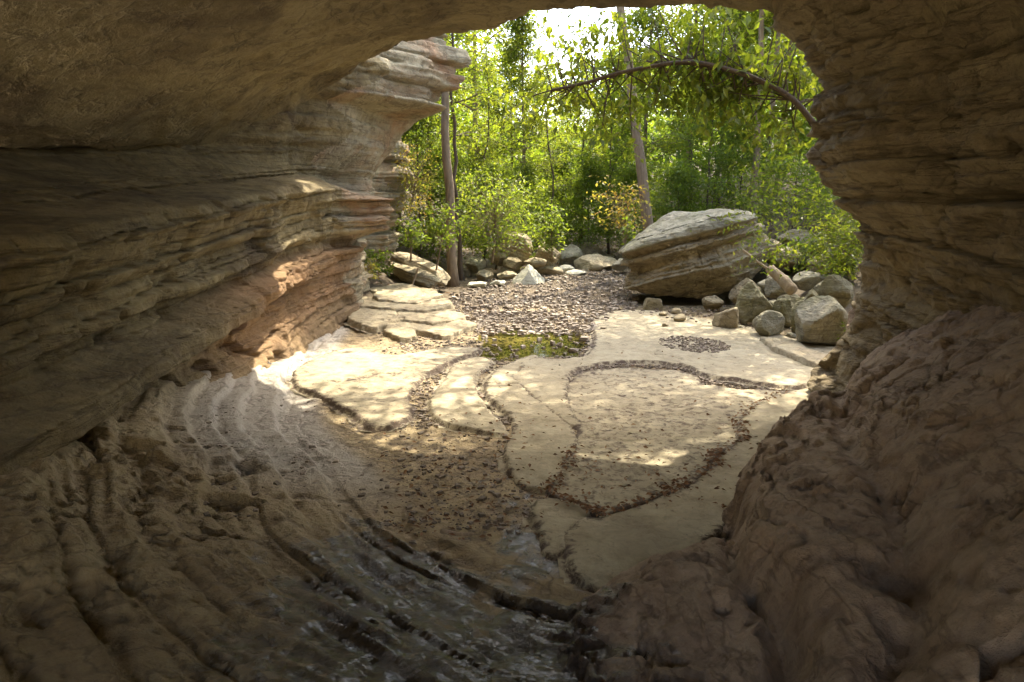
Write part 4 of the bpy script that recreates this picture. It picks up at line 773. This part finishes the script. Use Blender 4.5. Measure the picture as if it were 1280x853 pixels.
# ---- leafy shrub hanging over the boulder pile
C = []; stems = []; root = at(1200, 400, 13.2)
for i in range(34):
    tgt = at(r.uniform(905, 1062), r.uniform(205, 335), r.uniform(12.8, 15.0)); 
    mid = 0.5 * (root + tgt) + np.array([0, 0.2, 0.55 + 0.4 * r.rand()]); P = catmull([root, mid, tgt], 6); stems.append((P, 0.007, 0.002))
    for k in range(7): C.append(P[6 + k] + r.normal(size=3) * 0.2)
    C.append(tgt + r.normal(size=3) * 0.2)
custom_plant("overhanging_shrub", "bright green shrub drooping over the boulder pile beside the right wall", "shrub", root, stems, C, 10, (0.2, 0.22, 0.11), 0.115, 'leaf', 'bark_dark', 79, (-0.45, 0.35), wid=0.42)
# ---- saplings and bushes
def sapling(name, label, px, py, D, topx, topy, wpx, hpx, ns, per, leaf, lm, seed, bark='bark', r0=0.03, cat="sapling"):
    r = np.random.RandomState(seed); b = at(px, py, D); t = at(topx, topy, D); m_ = D / F_PX; P = catmull([b - np.array([0, 0, 0.1]), 0.6 * b + 0.4 * t + r.normal(size=3) * 0.05, t], 5); stems = [(P, r0, r0 * 0.3)]; C = []
    for i in range(ns):
        u = np.array([r.uniform(-1, 1), r.uniform(-1, 1), r.uniform(-1, 1)]); u /= max(1, np.linalg.norm(u)); c = t + u * np.array([wpx * 0.5, wpx * 0.5, hpx * 0.5]) * m_
        j = P[r.randint(len(P) // 2, len(P))]; stems.append((catmull([j, 0.5 * (j + c) + np.array([0, 0, 0.05]), c], 3), 0.008, 0.003)); C += [c, 0.65 * c + 0.35 * j]
    custom_plant(name, label, cat, b, stems, C, per, (wpx * m_ * 0.08,) * 2 + (hpx * m_ * 0.06,), leaf, lm, bark, seed, (-0.35, 0.3))
sapling("sapling", "small bright sapling in front of the outer cliff", 513, 322, 18.5, 511, 291, 46, 34, 26, 9, 0.12, 'leaf_bright', 301)
sapling("sapling", "taller sapling with a crooked red brown stem left of the mature tree", 545, 334, 19.5, 553, 278, 54, 56, 34, 9, 0.13, 'leaf_bright', 302)
sapling("bush", "low yellow green bush at the foot of the left cliff", 474, 345, 18.0, 474, 326, 42, 34, 26, 10, 0.1, 'leaf_bright', 303, cat="bush", r0=0.015)
sapling("bush", "dry grassy tuft left of the yellow green bush", 458, 352, 17.2, 459, 338, 28, 30, 18, 8, 0.08, 'leaf_dry', 309, cat="bush", r0=0.012)
sapling("bush", "large pale green bush behind the split boulder", 615, 325, 22.5, 618, 262, 104, 104, 130, 11, 0.12, 'leaf_bright', 304, cat="bush", r0=0.05)
sapling("sapling", "round leaved pale sapling between split and tilted boulders", 690, 318, 22.6, 689, 285, 42, 60, 30, 9, 0.16, 'leaf_bright', 305)
sapling("sapling", "young tree turning yellow and pink left of the layered boulder", 779, 318, 21.5, 778, 252, 80, 66, 34, 9, 0.13, 'leaf_dry', 306, r0=0.025)
sapling("sapling", "pale sapling with few large leaves at the layered boulder's left end", 782, 325, 19.5, 782, 292, 26, 50, 12, 5, 0.16, 'leaf_bright', 307, r0=0.02)
sapling("bush", "feathery yellowish bush hanging on the outer cliff", 512, 262, 20.2, 520, 222, 56, 100, 60, 10, 0.09, 'leaf_dry', 308, cat="bush", r0=0.02)
sapling("bush", "tiny yellow green weed beside the large square boulder", 1058, 428, 11.6, 1060, 416, 22, 34, 12, 6, 0.06, 'leaf_bright', 310, cat="weed", r0=0.008)

sapling("bush", "leafy bush on the soil bank between the shrub and the right wall", 1062, 345, 15.5, 1066, 305, 90, 90, 70, 10, 0.13, 'leaf', 311, cat="bush", r0=0.03)
sapling("bush", "low fern like bush behind the small mossy boulder", 1010, 345, 17.5, 1012, 318, 70, 50, 50, 10, 0.13, 'leaf_deep', 312, cat="bush", r0=0.02)
# ---- dead wood
def stick(name, pts, r0, r1, label, cat):
    b = np.array(pts[0], float); o = empty(name, b, label, cat); acc = Acc(); P = catmull(pts, 6); tube(acc, P - b, np.linspace(r0, r1, len(P)) * (1 + 0.05 * np.random.RandomState(len(label)).normal(size=len(P))), 9)
    link("log" if r0 > 0.05 else "twig", acc.mesh("wood", M['dead']), o); return o
stick("dead_log", [at(962, 336, 14.8), at(978, 350, 14.5), at(991, 364, 14.2)], 0.11, 0.13, "broken dead log propped on the boulder pile", "log")
stick("dead_branch", [at(928, 312, 15.2), at(948, 328, 15.0), at(966, 340, 14.8)], 0.022, 0.03, "thin bare branch leaning on the layered boulder above the log", "branch")
stick("dead_branch", [at(515, 358, 18.6), at(519, 346, 18.6), at(523, 334, 18.5)], 0.03, 0.02, "pale forked stick standing before the leaning slabs", "branch")
stick("driftwood", [fl(552, 664, 0.03), fl(572, 668, 0.04), fl(592, 668, 0.03)], 0.022, 0.012, "dark splinter of driftwood on the wet cave floor", "driftwood")

# ---- far wood on the slope, fallen leaves
r = np.random.RandomState(9); n = 13000; x = r.uniform(-50, 62, n); y = 35 + 88 * r.rand(n) ** 1.4; z = ground_z(x, y) + r.rand(n) ** 0.8 * np.where((x > -2) & (x < 12), 5.5, 11)
V, F, t = leaves(np.stack([x, y, z], 1), 10, (1.0, 1.0, 0.6), 0.6, r)
tag(link("far_woodland", mesh_np("far_woodland", V, [F], M['leaf_deep'], False, {"tint": t})), "mass of distant green woodland closing the valley", "woodland", kind="stuff")
ed = [(985, 490), (938, 510), (924, 532), (928, 551), (893, 568), (891, 580), (855, 607), (823, 621), (752, 642), (731, 636), (690, 616), (705, 590), (718, 560)]
XY = np.vstack([band(np.array(ed, float), 650, (6, 2.5), 0, 0), scatter_px(r, 200, 560, 960, 440, 640)[1], scatter_px(r, 260, 480, 680, 520, 680)[1], scatter_px(r, 120, 700, 920, 560, 640)[1]])
C = np.stack([XY[:, 0], XY[:, 1], np.maximum(bedz(XY), 0.0) + 0.035], 1)
V, F, t = leaves(C, 1, (0.01, 0.01, 0.004), 0.055, r, (0.0, 0.15), wid=0.5)
x = r.uniform(-12, 14, 4000); y = r.uniform(17, 32, 4000); z = ground_z(x, y) + 0.02; k = (x < -2.3 + 0.03 * y) | (x > 5.5) | (y > 24.5)
V2, F2, t2 = leaves(np.stack([x, y, z], 1)[k], 2, (0.05, 0.05, 0.01), 0.11, r, (0, 0.25))
tag(link("leaf_litter", mesh_np("leaf_litter", np.vstack([V, V2]), [np.vstack([F, F2 + len(V)])], M['litter'], False, {"tint": np.concatenate([t, t2])})), "brown fallen leaves on the creek bed and forest floor", "fallen leaves", kind="stuff")
